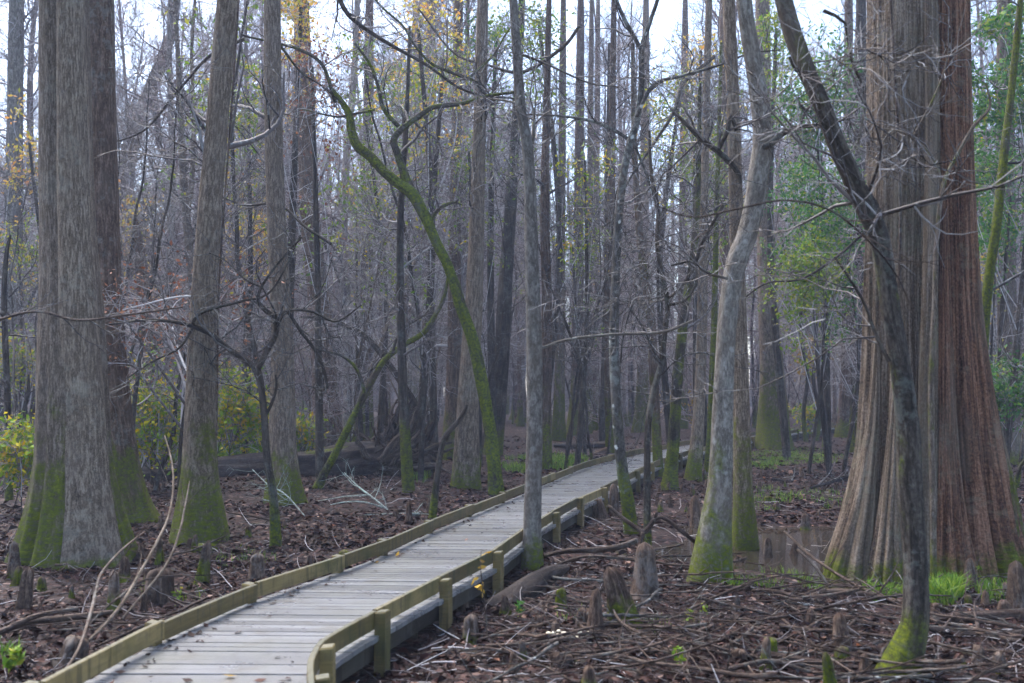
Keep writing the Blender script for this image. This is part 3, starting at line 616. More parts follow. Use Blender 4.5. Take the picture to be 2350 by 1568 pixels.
hero('dark_tree', 'thin dark zigzag stem right of the white spotted trunk', 'tree',
     [(1486, 1245, 20), (1485, 1100, 16), (1487, 980, 15), (1500, 900, 15), (1518, 830, 13), (1526, 760, 12), (1532, 700, 12), (1520, 630, 10), (1508, 560, 9), (1510, 480, 9), (1495, 400, 8), (1490, 300, 6)], 'dark', sides=12, moss=(.5, 0), twig=8, twig_mat='twig_dark', step=.08, limbs=[[(1532, 700, 8), (1570, 690, 7), (1600, 640, 6), (1590, 560, 5), (1640, 520, 3)], [(1516, 840, 6), (1480, 760, 5), (1440, 700, 4)]])
hero('mossy_tree', 'moss coated trunk with spreading root toes beside the right kerb rail', 'tree',
     [(1535, 1125, 48), (1540, 1080, 32), (1547, 1000, 27), (1556, 850, 24), (1574, 700, 20), (1590, 600, 17), (1600, 480, 14), (1604, 350, 11), (1606, 200, 8)], 'dark', sides=18, flute=.35, nl=5, fh=.3, moss=(2.0, .5), twig=12, step=.09)
hero('mossy_tree', 'slender moss speckled trunk immediately left of the tree with root toes', 'tree',
     [(1512, 1100, 26), (1507, 1000, 22), (1500, 850, 21), (1492, 720, 20), (1474, 600, 18), (1462, 450, 15), (1455, 300, 12), (1452, 100, 9)], 'brown', sides=14, moss=(1.8, .45), twig=12)
hero('mossy_tree', 'grey brown trunk by the boardwalk bend, left of the pale bent trunk', 'tree',
     [(1590, 1105, 44), (1595, 1060, 34), (1602, 980, 28), (1610, 800, 24), (1615, 500, 20), (1622, 200, 17), (1628, -50, 14)], 'grey', sides=20, flute=.14, moss=(1.0, .1), up=3, twig=12)
hero('mossy_tree', 'small green stemmed tree squeezed beside the pale bent trunk', 'tree',
     [(1625, 1090, 24), (1630, 1000, 18), (1636, 850, 16), (1640, 700, 14), (1644, 500, 12), (1650, 300, 9), (1655, 100, 7)], 'dark', Y=27.5, sides=12, moss=(2.0, .7), twig=10)
hero('dark_tree', 'black burnt looking trunk with mossy neighbour in the far centre right', 'tree',
     [(1385, 1012, 22), (1384, 950, 20), (1388, 880, 19), (1392, 700, 17), (1396, 400, 14), (1400, 100, 10)], 'dark', Y=41, sides=14, twig=14)
hero('mossy_tree', 'mossy trunk with a long root reaching left over the boardwalk edge', 'tree',
     [(1412, 1035, 46), (1405, 1000, 30), (1400, 900, 25), (1398, 700, 22), (1402, 500, 20), (1406, 200, 15), (1410, -50, 12)], 'brown', Y=36, sides=18, flute=.2, moss=(2.2, .35), up=2, twig=10, limbs=[[(1412, 1020, 16), (1390, 1035, 15), (1360, 1045, 12), (1325, 1055, 9)]])
hero('water_tupelo', 'pale bent trunk swelling into a broad green foot right of centre', 'tree',
     [(1626, 1338, 104), (1634, 1290, 90), (1643, 1200, 72), (1653, 1100, 56), (1660, 900, 48), (1668, 750, 45), (1680, 650, 47), (1694, 590, 50), (1712, 545, 48), (1728, 480, 46), (1740, 400, 46), (1750, 330, 45), (1746, 260, 43), (1735, 180, 41), (1718, 80, 38), (1708, 0, 35), (1698, -200, 29)], 'pale', sides=34, flute=.05, nl=4, fh=.7, moss=(1.0, 0), up=2, step=.09, twig=1, rough=.06, limb_dark=True,
     limbs=[[(1750, 338, 14), (1775, 326, 15), (1792, 308, 14), (1830, 292, 12), (1870, 288, 9), (1900, 284, 7), (1960, 270, 4)], [(1700, 420, 7), (1690, 390, 12), (1650, 350, 13), (1610, 320, 12), (1575, 285, 9), (1540, 250, 5)], [(1645, 350, 9), (1668, 305, 10), (1676, 265, 11), (1690, 300, 8)], [(1670, 640, 6), (1620, 625, 7), (1590, 600, 6), (1540, 610, 4)]])
hero('water_tupelo', 'dark footed trunk standing in the pool behind the pale bent trunk', 'tree',
     [(1711, 1243, 62), (1708, 1190, 52), (1705, 1100, 43), (1700, 900, 38), (1695, 700, 34), (1690, 500, 32), (1684, 300, 30), (1672, 0, 28), (1665, -200, 24)], 'grey', sides=26, flute=.1, nl=5, fh=.6, moss=(1.5, 0), up=3)
hero('bald_cypress', 'tall reddish brown trunk far behind the pale bent trunk', 'tree',
     [(1668, 1020, 60), (1668, 900, 44), (1670, 700, 38), (1668, 300, 35), (1668, 0, 32), (1668, -200, 28)], 'brown', sides=22, flute=.1, moss=(1.0, 0), up=6, twig=10)
hero('bald_cypress', 'big swollen trunk with an olive moss patch beside the far boardwalk', 'tree',
     [(1776, 1033, 92), (1775, 1000, 76), (1774, 950, 67), (1772, 850, 53), (1763, 700, 44), (1756, 500, 39), (1752, 300, 36), (1750, 0, 33), (1748, -200, 30)], 'grey', sides=30, flute=.10, nl=6, fh=1.0, moss=(3.2, 0), up=8, twig=8)
hero('leaning_tree', 'near dark trunk with mossy right side leaning across the giant cypress', 'tree',
     [(2028, 1600, 122), (2062, 1540, 92), (2086, 1475, 70), (2100, 1420, 58), (2101, 1300, 52), (2095, 1200, 52), (2088, 1100, 53), (2085, 1000, 52), (2074, 900, 48), (2060, 800, 46), (2046, 720, 44), (2031, 620, 44), (2016, 540, 47), (1987, 480, 47), (1951, 400, 44), (1920, 330, 42), (1885, 240, 40), (1850, 160, 40), (1820, 80, 42), (1798, 0, 40), (1775, -100, 34)], 'dark', Y=7.9, sides=30, flute=.05, nl=4, fh=.4, moss=(.55, .40), step=.06, wav=.04, twig=1, rough=.07, up=1.0,
     limbs=[[(2018, 545, 22), (2012, 490, 24), (1992, 450, 20), (1985, 425, 8)], [(1815, 130, 12), (1822, 150, 10), (1835, 172, 4)], [(2040, 830, 10), (2010, 770, 9), (1985, 700, 7), (1950, 640, 6), (1915, 590, 4)], [(1890, 25, 9), (1920, 38, 8), (1940, 55, 7), (1955, 140, 7), (1985, 220, 6), (1970, 330, 4)]])
hero('bald_cypress', 'giant double stemmed red barked cypress with buttressed flaring foot on the right', 'tree',
     [(2066, 1345, 322), (2066, 1290, 284), (2068, 1200, 244), (2069, 1100, 206), (2071, 1000, 182), (2072, 800, 164), (2072, 600, 156), (2072, 300, 152), (2070, 0, 147), (2066, -400, 130)], 'cypress', Y=12.9, sides=220, moss=(.5, 0.10), up=5, step=.06,
     lobes=[([(2222, 1345, 256), (2220, 1290, 228), (2214, 1200, 196), (2203, 1000, 158), (2196, 800, 116), (2190, 600, 99), (2183, 300, 90), (2178, 0, 86), (2174, -400, 78)], -.12, .4, 'cypress_red'), ([(2290, 1290, 120), (2285, 1150, 84), (2268, 1000, 56), (2245, 880, 24)], -.2, 1.2, 'cypress'), ([(2118, 1345, 110), (2122, 1200, 66), (2128, 1000, 44), (2134, 700, 34), (2136, 300, 26), (2132, 0, 22)], -.62, .3, 'cypress'), ([(1945, 1345, 120), (1962, 1260, 84), (1986, 1130, 54), (2006, 960, 30), (2014, 760, 10)], -.62, .3, 'cypress', .10), ([(2035, 1350, 104), (2042, 1240, 66), (2050, 1080, 42), (2058, 880, 20), (2060, 760, 8)], -.88, .4, 'cypress', .12), ([(2186, 1350, 128), (2180, 1230, 78), (2174, 1040, 50), (2170, 780, 30), (2168, 480, 12)], -.80, .4, 'cypress_red', .10)])
hero('sapling', 'thin lichen streaked sapling forking in front of the giant cypress bark', 'tree',
     [(2142, 1340, 15), (2140, 1100, 13), (2136, 900, 12), (2145, 700, 11), (2150, 550, 10), (2165, 425, 9), (2200, 350, 8), (2235, 290, 8), (2272, 245, 6), (2262, 190, 4)], 'grey', Y=11.0, sides=12, moss=(0, .5), twig=1, step=.06, wav=.04, limbs=[[(2163, 432, 8), (2145, 370, 7), (2100, 320, 6), (2060, 300, 5), (2010, 296, 4)], [(2092, 320, 5), (2135, 240, 5), (2165, 170, 4), (2180, 100, 3)]])
hero('sapling', 'thin moss wrapped stem rising at the right edge past the giant cypress', 'tree',
     [(2238, 1150, 26), (2256, 800, 23), (2268, 650, 22), (2286, 520, 21), (2304, 350, 19), (2322, 200, 17), (2336, 60, 15), (2350, -80, 12)], 'dark', Y=16.5, sides=12, moss=(0, .62), twig=5, twig_mat='twig_dark')
hero('background_trunk', 'straight grey trunk at the right picture edge beyond the giant cypress', 'tree',
     [(2318, 1040, 60), (2314, 900, 44), (2310, 600, 40), (2308, 300, 37), (2305, 0, 33)], 'grey', Y=30, sides=20, flute=.1, moss=(.6, 0), up=5, twig=16)
hero('background_trunk', 'bluish pale trunk rising beside the left picture edge', 'tree',
     [(35, 1030, 56), (34, 850, 42), (32, 600, 38), (34, 300, 35), (38, 0, 32)], 'pale', Y=34, sides=20, flute=.1, moss=(.4, 0), up=7, twig=22, twig_mat='twig')
hero('slender_tree', 'thin dark stem between the left picture edge and the thick grey trunk', 'tree',
     [(22, 1150, 18), (18, 950, 15), (10, 700, 13), (14, 590, 10), (24, 540, 5)], 'dark', sides=10, moss=(.5, 0), twig=10, limbs=[[(18, 960, 10), (40, 985, 9), (62, 910, 8), (66, 860, 5)]])
hero('snag', 'rotten brown broken snag with splintered top behind the mossy tupelo', 'tree',
     [(352, 1060, 54), (350, 950, 40), (345, 850, 34), (334, 700, 30), (322, 600, 26), (314, 540, 20), (312, 500, 5)], 'snag', Y=28.5, sides=20, flute=.15, nl=5, fh=3, moss=(0, 0), rough=.18)
hero('slender_tree', 'slim curving double stemmed tree between the two left trunks', 'tree',
     [(448, 1060, 30), (446, 850, 22), (440, 650, 20), (427, 490, 18), (418, 350, 15), (412, 200, 12), (402, 0, 9)], 'grey', Y=31, sides=14, moss=(.6, 0), up=3, twig=24, limbs=[[(429, 500, 11), (440, 420, 11), (445, 280, 10), (440, 120, 8), (450, -40, 6)]])
hero('bent_tree', 'bare greyish tree bending to the right under the brightest gap of sky', 'tree',
     [(300, 1060, 60), (290, 800, 50), (282, 560, 44), (288, 400, 40), (310, 300, 36), (345, 210, 32), (370, 140, 26), (398, 60, 20), (410, -60, 14)], 'pale', Y=46, sides=16, up=4, twig=30, moss=(0, 0), limbs=[[(365, 330, 16), (358, 250, 16), (357, 225, 12)]])
for (x0, w0, w1, lab, mt) in ((1966, 52, 32, 'dark trunk with green moss left of the giant cypress', 'dark'), (1988, 34, 22, 'thinner dark trunk touching the left flank of the giant cypress', 'brown'), (1938, 44, 26, 'brown trunk where the far boardwalk ends', 'brown')):
    yb = 1038 if x0 == 1966 else (1045 if x0 == 1988 else 1005)
    hero('background_trunk', lab, 'tree', [(x0, yb, w0), (x0+2, yb-60, w1*1.15), (x0+6, 800, w1), (x0+8, 400, w1*.85), (x0+10, 0, w1*.7)], mt, sides=20, flute=.15, moss=(2.2 if mt == 'dark' else .8, .2 if mt == 'dark' else 0), up=4, twig=10)
for (x0, yb, w0, dx, lab) in ((1892, 1028, 14, 10, 'thin curving stem in front of the far boardwalk'), (1850, 1015, 12, -12, 'thin mossy stem leaning left at the far boardwalk'), (1872, 1012, 12, 18, 'thin stem leaning right before the far boardwalk rail')):
    hero('sapling', lab, 'tree', [(x0, yb, w0), (x0+dx*.5, 950, w0*.8), (x0-dx*.3, 860, w0*.75), (x0+dx, 760, w0*.7), (x0+dx*.6, 600, w0*.5), (x0+dx*1.5, 450, w0*.3)], 'dark', sides=8, moss=(1.5, .4), twig=12)
for (x0, yb, w, lab) in ((1320, 1000, 46, 'distant swollen trunk with a square moss patch in the centre gap'), (1280, 1012, 38, 'distant leaning brown trunk left of the centre gap'), (1345, 995, 30, 'distant narrow grey trunk right of the moss patched one'), (835, 1005, 52, 'distant stump footed trunk green with moss left of the root plate'), (975, 990, 44, 'distant grey trunk behind the upturned root plate'), (1360, 985, 30, 'distant bluish trunk at the centre of the wood'), (1470, 992, 44, 'distant trunk between the zigzag stem and the spotted trunk'), (1560, 985, 40, 'distant trunk above the boardwalk bend')):
    hero('background_trunk', lab, 'tree', [(x0, yb, w), (x0+3, yb-60, w*.75), (x0+5, yb-160, w*.6), (x0+8, 500, w*.5), (x0+12, 100, w*.4)], 'grey' if w < 45 else 'brown', sides=16, flute=.12, moss=(3.0, 0), up=5, twig=14)

# ------------------------------------------------------------------ fallen logs and branches
def branch(name, label, cat, pts, Y0, Y1, mat, sides=10, group=None, twig=0, moss=0.0, rough=.12, cap=True, tm='stick', parts=()):
    n = len(pts); W_ = []
    for i, (px, py, w) in enumerate(pts):
        Y = Y0+(Y1-Y0)*i/(n-1); W_.append([*at(px, py, Y), w*Y/FPX/2])
    W_ = np.array(W_); base = W_[0, :3].copy(); base[2] = ghs(base[0], base[1])
    Wl = W_.copy(); Wl[:, :3] -= base
    L = np.linalg.norm(np.diff(Wl[:, :3], axis=0), axis=1).sum(); S = spline(Wl, max(8, int(L/.06))); S[:, 3] = np.maximum(S[:, 3], .003)
    m = MB(); m.tubes(S[:, :3], S[:, 3], sides, 0, trunk_disp(0, 3, 1, (len(label) % 13)+.3, rough), cap=cap)
    if not twig and not parts:
        o = m.build(name, M[mat], None, loc=base); return tag(o, label, cat, group, moss_h=0, moss_a=moss)
    t = empty(name, base); tag(t, label, cat, group); tag(m.build('stem', M[mat], t), moss_h=0, moss_a=moss)
    for q in parts:
        Q = np.array([[*(at(px, py, Y0+(Y1-Y0)*f)-base), w*Y0/FPX/2] for (px, py, w, f) in q]); q_ = spline(Q, 20)
        m2 = MB(); m2.tubes(q_[:, :3], q_[:, 3], 7, 0, trunk_disp(0, 3, 1, 2.2, .1), cap=True); m2.build('side_branch', M[mat], t)
    if twig:
        m2 = MB(); twigs_on(m2, S[None, :, :3], S[None, :, 3], [(twig, .1, 1, .9, .3, .9, 6, .15, .03, .5, .005, 4), (3, .2, 1, .8, .12, .4, 4, .2, .0, .6, .003, 3)]); m2.build('twigs', M[tm], t)
    return t

def fallen_log():
    b = at(310, 1115, 24.8); b[2] = ghs(b[0], b[1]); t = empty('fallen_log', b)
    tag(t, 'huge dark fallen log with upturned root plate lying across the left background', 'fallen log')
    P = np.array([[*at(250, 1104, 25.0), .27], [*at(310, 1100, 25.2), .30], [*at(500, 1091, 25.6), .36], [*at(700, 1078, 26.1), .41], [*at(800, 1070, 26.4), .50], [*at(860, 1062, 26.7), .50], [*at(905, 1050, 27), .48]])
    P[:, :3] -= b; S = spline(P, 90)
    m = MB(); m.tubes(S[:, :3], S[:, 3], 36, 0, trunk_disp(.09, 7, 12, 3.3, .26), cap=True); tag(m.build('log_trunk', M['log'], t), moss_h=0, moss_a=.0)
    # moss and rot ridge along the top
    m = MB(); top = S[22:78].copy(); top[:, 2] += top[:, 3]*.80; top[:, 3] *= .33; m.tubes(top[:, :3], top[:, 3], 12, 0, trunk_disp(0, 3, 1, 5.2, .35)); tag(m.build('moss_mat', M['log'], t), moss_h=0, moss_a=.66)
    c = at(930, 1052, 27.0)-b
    for i in range(52):
        a = rng.uniform(-2.0, 2.0); d = np.array([.55*math.cos(a)+.35, rng.uniform(-.6, .6), math.sin(a)*.9+.1]); d = d/np.linalg.norm(d)
        st = c + np.array([-.55, 0, 0]) + rng.normal(0, .22, 3); L = rng.uniform(.9, 2.0)
        p = walk(st[None], d[None], np.array([L]), 14, .22, -.02 if math.sin(a) < .2 else .03)
        r = taper(np.array([rng.uniform(.07, .17)]), 14, .18); m = MB(); m.tubes(p, r, 9, 0, trunk_disp(0, 3, 1, i*.7, .22))
        m.tubes(*(lambda S_, D_, r_, t_: (walk(S_, D_, np.full(len(S_), .5), 7, .25, -.05), taper(r_*.5, 7, .2)))(*kids(p, r, 4, .3, .95, .8, .3)), 5)
        tag(m.build('root', M['root'], t), moss_h=0, moss_a=0.0)
    m = MB(); q = np.array([[*(at(840, 1070, 26.8)-b), .45], [*(at(900, 1066, 27)-b), .62], [*(at(960, 1068, 27.2)-b), .5], [*(at(985, 1068, 27.3)-b), .2]]); S = spline(q, 40); m.tubes(S[:, :3], S[:, 3], 40, 0, trunk_disp(.25, 13, 6, 1.3, .30), cap=True)
    tag(m.build('root_plate', M['root'], t), moss_h=0, moss_a=.0)
    for q in ([(895, 1062, 22), (928, 1005, 16), (950, 960, 11), (968, 915, 5)], [(915, 1052, 20), (958, 1003, 14), (985, 978, 9), (1000, 960, 4)], [(930, 1060, 22), (985, 1032, 15), (1012, 1018, 9), (1030, 1000, 4)], [(940, 1075, 20), (995, 1070, 15), (1032, 1085, 6)], [(930, 1085, 20), (978, 1103, 14), (1012, 1118, 6)],
              [(880, 1052, 22), (908, 1012, 16), (938, 985, 11), (955, 940, 5)], [(850, 1062, 20), (836, 1040, 14), (820, 1012, 6)], [(905, 1080, 18), (930, 1108, 13), (960, 1122, 6)], [(870, 1060, 18), (925, 1035, 13), (975, 1000, 9), (985, 950, 4)], [(860, 1085, 16), (880, 1106, 12), (915, 1122, 6)]):
        Q = np.array([[*(at(a_, b2, 26.2-.15*k)-b), w*26/FPX/2] for k, (a_, b2, w) in enumerate(q)]); S = spline(Q, 26); m = MB(); m.tubes(S[:, :3]+.035*np.stack([vnoise(S[:, :3]*5, k) for k in (1, 2, 3)], -1), S[:, 3], 10, 0, trunk_disp(.15, 4, 5, q[0][0]*.31, .35)); tag(m.build('root', M['root'], t), moss_h=0, moss_a=0)
    for (x0, y0, x1, y1, w) in ((835, 1060, 818, 1015, .12), (850, 1062, 862, 1022, .09), (985, 1010, 1000, 940, .06), (905, 1000, 948, 905, .05)):
        m = MB(); q = np.array([[*(at(x0, y0, 26.6)-b), w], [*(at((x0+x1)/2+4, (y0+y1)/2, 26.5)-b), w*.8], [*(at(x1, y1, 26.4)-b), w*.25]]); S = spline(q, 16); m.tubes(S[:, :3], S[:, 3], 10, 0, trunk_disp(0, 3, 1, w*50, .3)); m.build('broken_root', M['log'], t)
fallen_log()

branch('fallen_log', 'short charred log with a rotten top end beside the right kerb rail', 'fallen log', [(1118, 1412, 54), (1165, 1385, 55), (1215, 1352, 51), (1260, 1322, 38), (1300, 1304, 16)], 10.2, 11.9, 'log', 18, rough=.2)
branch('fallen_log', 'long grey brown log lying along the right edge foreground behind the near dark trunk', 'fallen log', [(2085, 1432, 18), (2150, 1424, 22), (2250, 1415, 24), (2400, 1408, 26)], 9.6, 9.5, 'stick', 14)
branch('fallen_log', 'mossy dark log lying just below the long right edge log', 'fallen log', [(2100, 1436, 18), (2180, 1452, 24), (2260, 1462, 26), (2420, 1452, 26)], 9.2, 8.8, 'log', 14, moss=.35)
branch('fallen_log', 'dark log lying on leaves in the far centre beyond the boardwalk', 'fallen log', [(1272, 1022, 10), (1330, 1024, 14), (1400, 1020, 15)], 39, 38, 'log', 12)
branch('fallen_branch', 'long fallen branch white with lichen beyond the left kerb rail', 'branch', [(728, 1192, 4.1), (790, 1190, 6.1), (850, 1183, 7.5), (925, 1181, 8.2), (962, 1180, 8.8)], 17.4, 17.6, 'lichen', 9, twig=3, tm='lichen')
branch('fallen_branch', 'forked tangle of pale green lichen twigs lying before the fallen log', 'branch', [(905, 1183, 4.8), (855, 1142, 4.8), (820, 1115, 3.4), (790, 1085, 2.0)], 18.2, 19.5, 'lichen', 7, twig=9, tm='lichen', parts=[[(880, 1165, 4.1, .3), (830, 1152, 3.4, .4), (775, 1155, 2.7, .5), (735, 1168, 1.4, .5)], [(845, 1136, 3.4, .5), (790, 1140, 2.7, .6), (730, 1150, 1.4, .7)]])
branch('fallen_branch', 'bundle of pale lichen twigs leaning against the forked dark sapling', 'branch', [(700, 1185, 2.7), (655, 1135, 3.4), (615, 1112, 2.7), (580, 1078, 2.0)], 17, 18.5, 'lichen', 7, twig=14, tm='lichen')
branch('fallen_branch', 'smooth wet branch reaching from the broad kneed stump towards the pale trunk', 'branch', [(1250, 1276, 8), (1300, 1265, 11), (1370, 1262, 12), (1420, 1255, 13), (1462, 1240, 12)], 12.6, 12.2, 'stick', 10)
branch('fallen_branch', 'thin straight branch under the smooth wet branch', 'branch', [(1270, 1300, 6), (1340, 1278, 7), (1420, 1282, 6), (1480, 1290, 4)], 12.2, 12.0, 'stick', 8)
branch('fallen_branch', 'raised crooked branch with an orange end above the broad kneed stump', 'branch', [(1395, 1160, 7), (1430, 1190, 9), (1462, 1212, 11), (1478, 1222, 12), (1500, 1195, 10), (1508, 1175, 6)], 13.2, 12.8, 'stick', 9, parts=[[(1500, 1195, 9, .9), (1522, 1188, 9, .9), (1560, 1215, 9, .9), (1602, 1250, 9, .8)], [(1476, 1222, 9, .8), (1470, 1260, 8, .8), (1462, 1300, 7, .8)]])
branch('fallen_branch', 'curved dark branch sagging from the charred log to the brown knees', 'branch', [(1215, 1330, 6), (1270, 1352, 7), (1310, 1370, 10), (1345, 1382, 11), (1368, 1360, 9), (1385, 1352, 8)], 11.2, 10.8, 'stick', 9)
branch('fallen_branch', 'straight dark branch lying right of the yellow leaved sapling foot', 'branch', [(1130, 1442, 9), (1180, 1458, 12), (1240, 1468, 13), (1312, 1476, 9)], 9.6, 9.2, 'stick', 10)
branch('fallen_branch', 'long arched grey branch crossing the right foreground brush', 'branch', [(1440, 1440, 9), (1490, 1460, 11), (1560, 1462, 10), (1620, 1478, 10), (1680, 1505, 8)], 9.2, 8.6, 'stick', 9, twig=5)
branch('fallen_branch', 'lichen tipped branch slanting through the brush below the pool', 'branch', [(1560, 1500, 6), (1640, 1470, 8), (1710, 1440, 9), (1780, 1410, 8), (1860, 1385, 7)], 9.0, 10.2, 'stick', 8, twig=8)
branch('fallen_branch', 'dark bent branch arching over the grass below the giant cypress', 'branch', [(1800, 1402, 8), (1880, 1362, 11), (1960, 1360, 12), (2040, 1378, 11), (2110, 1395, 10)], 10.6, 10.2, 'stick', 9, twig=5)
branch('fallen_branch', 'thin horizontal branch at the edge of the pool mud', 'branch', [(1695, 1355, 7), (1780, 1358, 9), (1850, 1375, 9), (1990, 1400, 9), (2080, 1415, 8)], 11.0, 9.9, 'stick', 8, twig=6)
branch('fallen_branch', 'slanting thin branch dipping from the pool into the near brush', 'branch', [(2110, 1390, 7), (2000, 1360, 7), (1880, 1290, 7), (1800, 1220, 5)], 9.8, 12.5, 'stick', 7, twig=4)
branch('fallen_branch', 'reddish straight stick with pale end leaning beside the pool', 'branch', [(1905, 1350, 6), (1870, 1300, 8), (1830, 1262, 6)], 10.5, 11.0, 'stick', 8)
branch('fallen_branch', 'grey forked branch lying in the bottom right corner foreground', 'branch', [(1640, 1548, 10), (1700, 1530, 11), (1770, 1518, 11), (1850, 1540, 9), (1930, 1552, 7)], 7.9, 7.6, 'stick', 9, twig=4)
branch('fallen_branch', 'pair of weathered grey poles lying at the bottom right', 'branch', [(1760, 1500, 14), (1840, 1515, 14), (1980, 1535, 12)], 8.4, 8.0, 'stick', 9, parts=[[(1770, 1525, 11, 0), (1860, 1545, 11, .2), (1990, 1560, 9, .3)]])
branch('fallen_branch', 'dark branch with fine twigs lying near the far green grass', 'branch', [(1770, 1100, 6), (1840, 1108, 7), (1910, 1110, 7), (1980, 1085, 5)], 24, 25, 'log', 7, twig=16, tm='twig_dark')
branch('fallen_branch', 'heap of dark branches at the left foot of the giant cypress', 'branch', [(1860, 1120, 7), (1920, 1102, 8), (1990, 1080, 6)], 22, 23, 'log', 7, twig=18, tm='twig_dark')
branch('fallen_branch', 'pair of dark branches lying on leaves in the lower left', 'branch', [(-30, 1462, 14), (60, 1430, 15), (140, 1420, 15), (260, 1405, 11)], 8.9, 9.6, 'stick', 9, parts=[[(20, 1440, 11, .2), (90, 1412, 12, .3), (180, 1396, 10, .5)]])
branch('fallen_branch', 'smooth reddish branch lying against the left kerb rail posts', 'branch', [(432, 1425, 12), (480, 1408, 15), (515, 1388, 12)], 8.9, 9.6, 'stick', 10)
branch('bowed_sapling', 'pale arching sapling stem bowed beside the big fluted trunk, left of its twin', 'sapling', [(205, 1470, 7.4), (270, 1400, 8.1), (318, 1320, 7.4), (362, 1240, 6.8), (388, 1180, 5.6), (398, 1110, 5.0), (392, 1050, 4.3), (378, 1000, 2.5)], 8.4, 11.5, 'grey', 9, twig=4)
branch('bowed_sapling', 'pale arching sapling stem bowed beside the big fluted trunk, right of its twin', 'sapling', [(280, 1420, 5.0), (340, 1350, 5.6), (385, 1290, 5.6), (412, 1220, 5.0), (425, 1160, 4.3), (435, 1105, 2.5)], 8.8, 11.5, 'grey', 8, twig=3)
branch('bowed_sapling', 'dark crooked stem bent up from the lower left leaves before the big fluted trunk', 'sapling', [(130, 1565, 6.8), (180, 1490, 7.4), (210, 1400, 8.1), (222, 1350, 7.4), (235, 1312, 6.2), (280, 1262, 5.6), (332, 1220, 3.7)], 7.2, 10.0, 'stick', 9, twig=3)
branch('bowed_sapling', 'low pale switch bent towards the cypress knees by the left rail', 'sapling', [(235, 1400, 5.0), (275, 1370, 5.0), (320, 1335, 4.3), (390, 1322, 3.7), (490, 1320, 1.9)], 8.6, 10.2, 'stick', 8)
branch('hanging_vine', 'thin brown vine slanting down the front of the big fluted trunk', 'vine', [(272, 1270, 10), (220, 1190, 8), (185, 1120, 8), (170, 1050, 8), (168, 980, 5)], 12.9, 13.15, 'stick', 8)
branch('hanging_vine', 'thin dark vine hanging down the bark of the giant cypress', 'vine', [(2062, 660, 7), (2066, 500, 7), (2060, 300, 7), (2050, 100, 6), (2040, -60, 5)], 11.9, 11.9, 'stick', 6)
branch('hanging_vine', 'straight dark vine running up the right side of the mossy skirted tupelo', 'vine', [(497, 1000, 5), (499, 850, 5), (503, 650, 5), (520, 400, 5), (538, 150, 5), (548, 0, 4)], 14.35, 14.4, 'stick', 6)
branch('hanging_limb', 'out of focus twig hanging across the upper right before the dark leaning trunk', 'branch', [(1500, 470, 2.5), (1590, 498, 4), (1690, 480, 5), (1800, 460, 5), (1900, 480, 5), (1980, 540, 5), (2050, 620, 4), (2090, 700, 4)], 6.5, 7.6, 'stick', 6, twig=4)
branch('hanging_limb', 'bare limb drooping in from the top left above the orange leaves', 'branch', [(760, -60, 11), (790, 20, 10), (830, 60, 9), (900, 105, 8), (980, 150, 7), (1050, 200, 6), (1110, 222, 4)], 20, 21.5, 'dark', 8, twig=9, tm='twig_dark')

for lab, pts, y0, y1, mt in (
    ('dark limb arching across the upper centre towards the slim pale trunk', [(1330, 60, 7), (1290, 110, 8), (1200, 165, 8), (1120, 150, 6), (1040, 120, 5), (960, 20, 4)], 22, 24, 'dark'),
    ('thin dark limb sweeping down between the spotted trunk and the pale bent trunk', [(1640, 130, 8), (1570, 190, 9), (1545, 260, 8), (1500, 330, 7), (1440, 420, 5), (1400, 520, 4)], 21, 19, 'dark'),
    ('thin limb curving across the upper left before the sky gap', [(560, 90, 8), (480, 130, 7), (400, 220, 6), (330, 300, 5), (250, 330, 3)], 19, 21, 'dark'),
    ('drooping limb crossing the trunks left of the moss green leaning tree', [(760, 560, 7), (700, 520, 7), (640, 470, 6), (560, 470, 5), (480, 440, 3)], 20, 21, 'dark'),
    ('dead limb with rusty twigs crossing low over the two left trunks', [(-30, 742, 6), (80, 715, 6), (180, 735, 6), (300, 722, 5), (420, 705, 4)], 12.3, 12.0, 'stick'),
    ('crooked limb reaching left over the far boardwalk from the pale bent trunk', [(1660, 470, 8), (1610, 560, 8), (1590, 620, 7), (1540, 680, 6), (1470, 700, 4)], 17, 18, 'dark'),
    ('long thin limb slanting over the evergreens right of the pale bent trunk', [(2000, 520, 6), (1920, 590, 6), (1840, 640, 5), (1760, 650, 4), (1700, 690, 3)], 17, 18, 'dark')):
    branch('hanging_limb', lab, 'branch', pts, y0, y1, mt, 8, twig=12, tm='twig_mid')

# ------------------------------------------------------------------ cypress knees
def knee_mesh(h, r, tip, bend, seed, sides=18):
    n = 16; s = np.linspace(0, 1, n); P = np.zeros((n, 3)); P[:, 2] = s*h - .06
    P[:, 0] = bend*h*s**1.6; P[:, 1] = .3*bend*h*np.sin(s*3)
    rr = r*(tip + (1-tip)*(1-s)**1.6); rr = rr*np.sqrt(np.clip(1-np.clip((s-.80)/.20, 0, 1)**2, .004, 1)); rr[0] *= 1.35; rr[1] *= 1.12
    m = MB(); m.tubes(P, rr, sides, 0, trunk_disp(.16, 4, h*.5, seed, .5)); return m.mesh('knee', M['knee'])
def knee(label, px, py_top, py_base, wpx, tip=.45, bend=0.0, moss=.0, group=None, Y=None):
    if Y is None: Y = float(ground(px, py_base)[1])
    b = at(px, py_base, Y); h = (py_base-py_top)*Y/FPX; r = wpx*Y/FPX/2; b[2] = ghs(b[0], b[1])
    o = link('cypress_knee', knee_mesh(h, r, tip, bend, (px % 17)+.5), None, b); tag(o, label, 'cypress knee', group, moss_h=moss, moss_a=0); return o
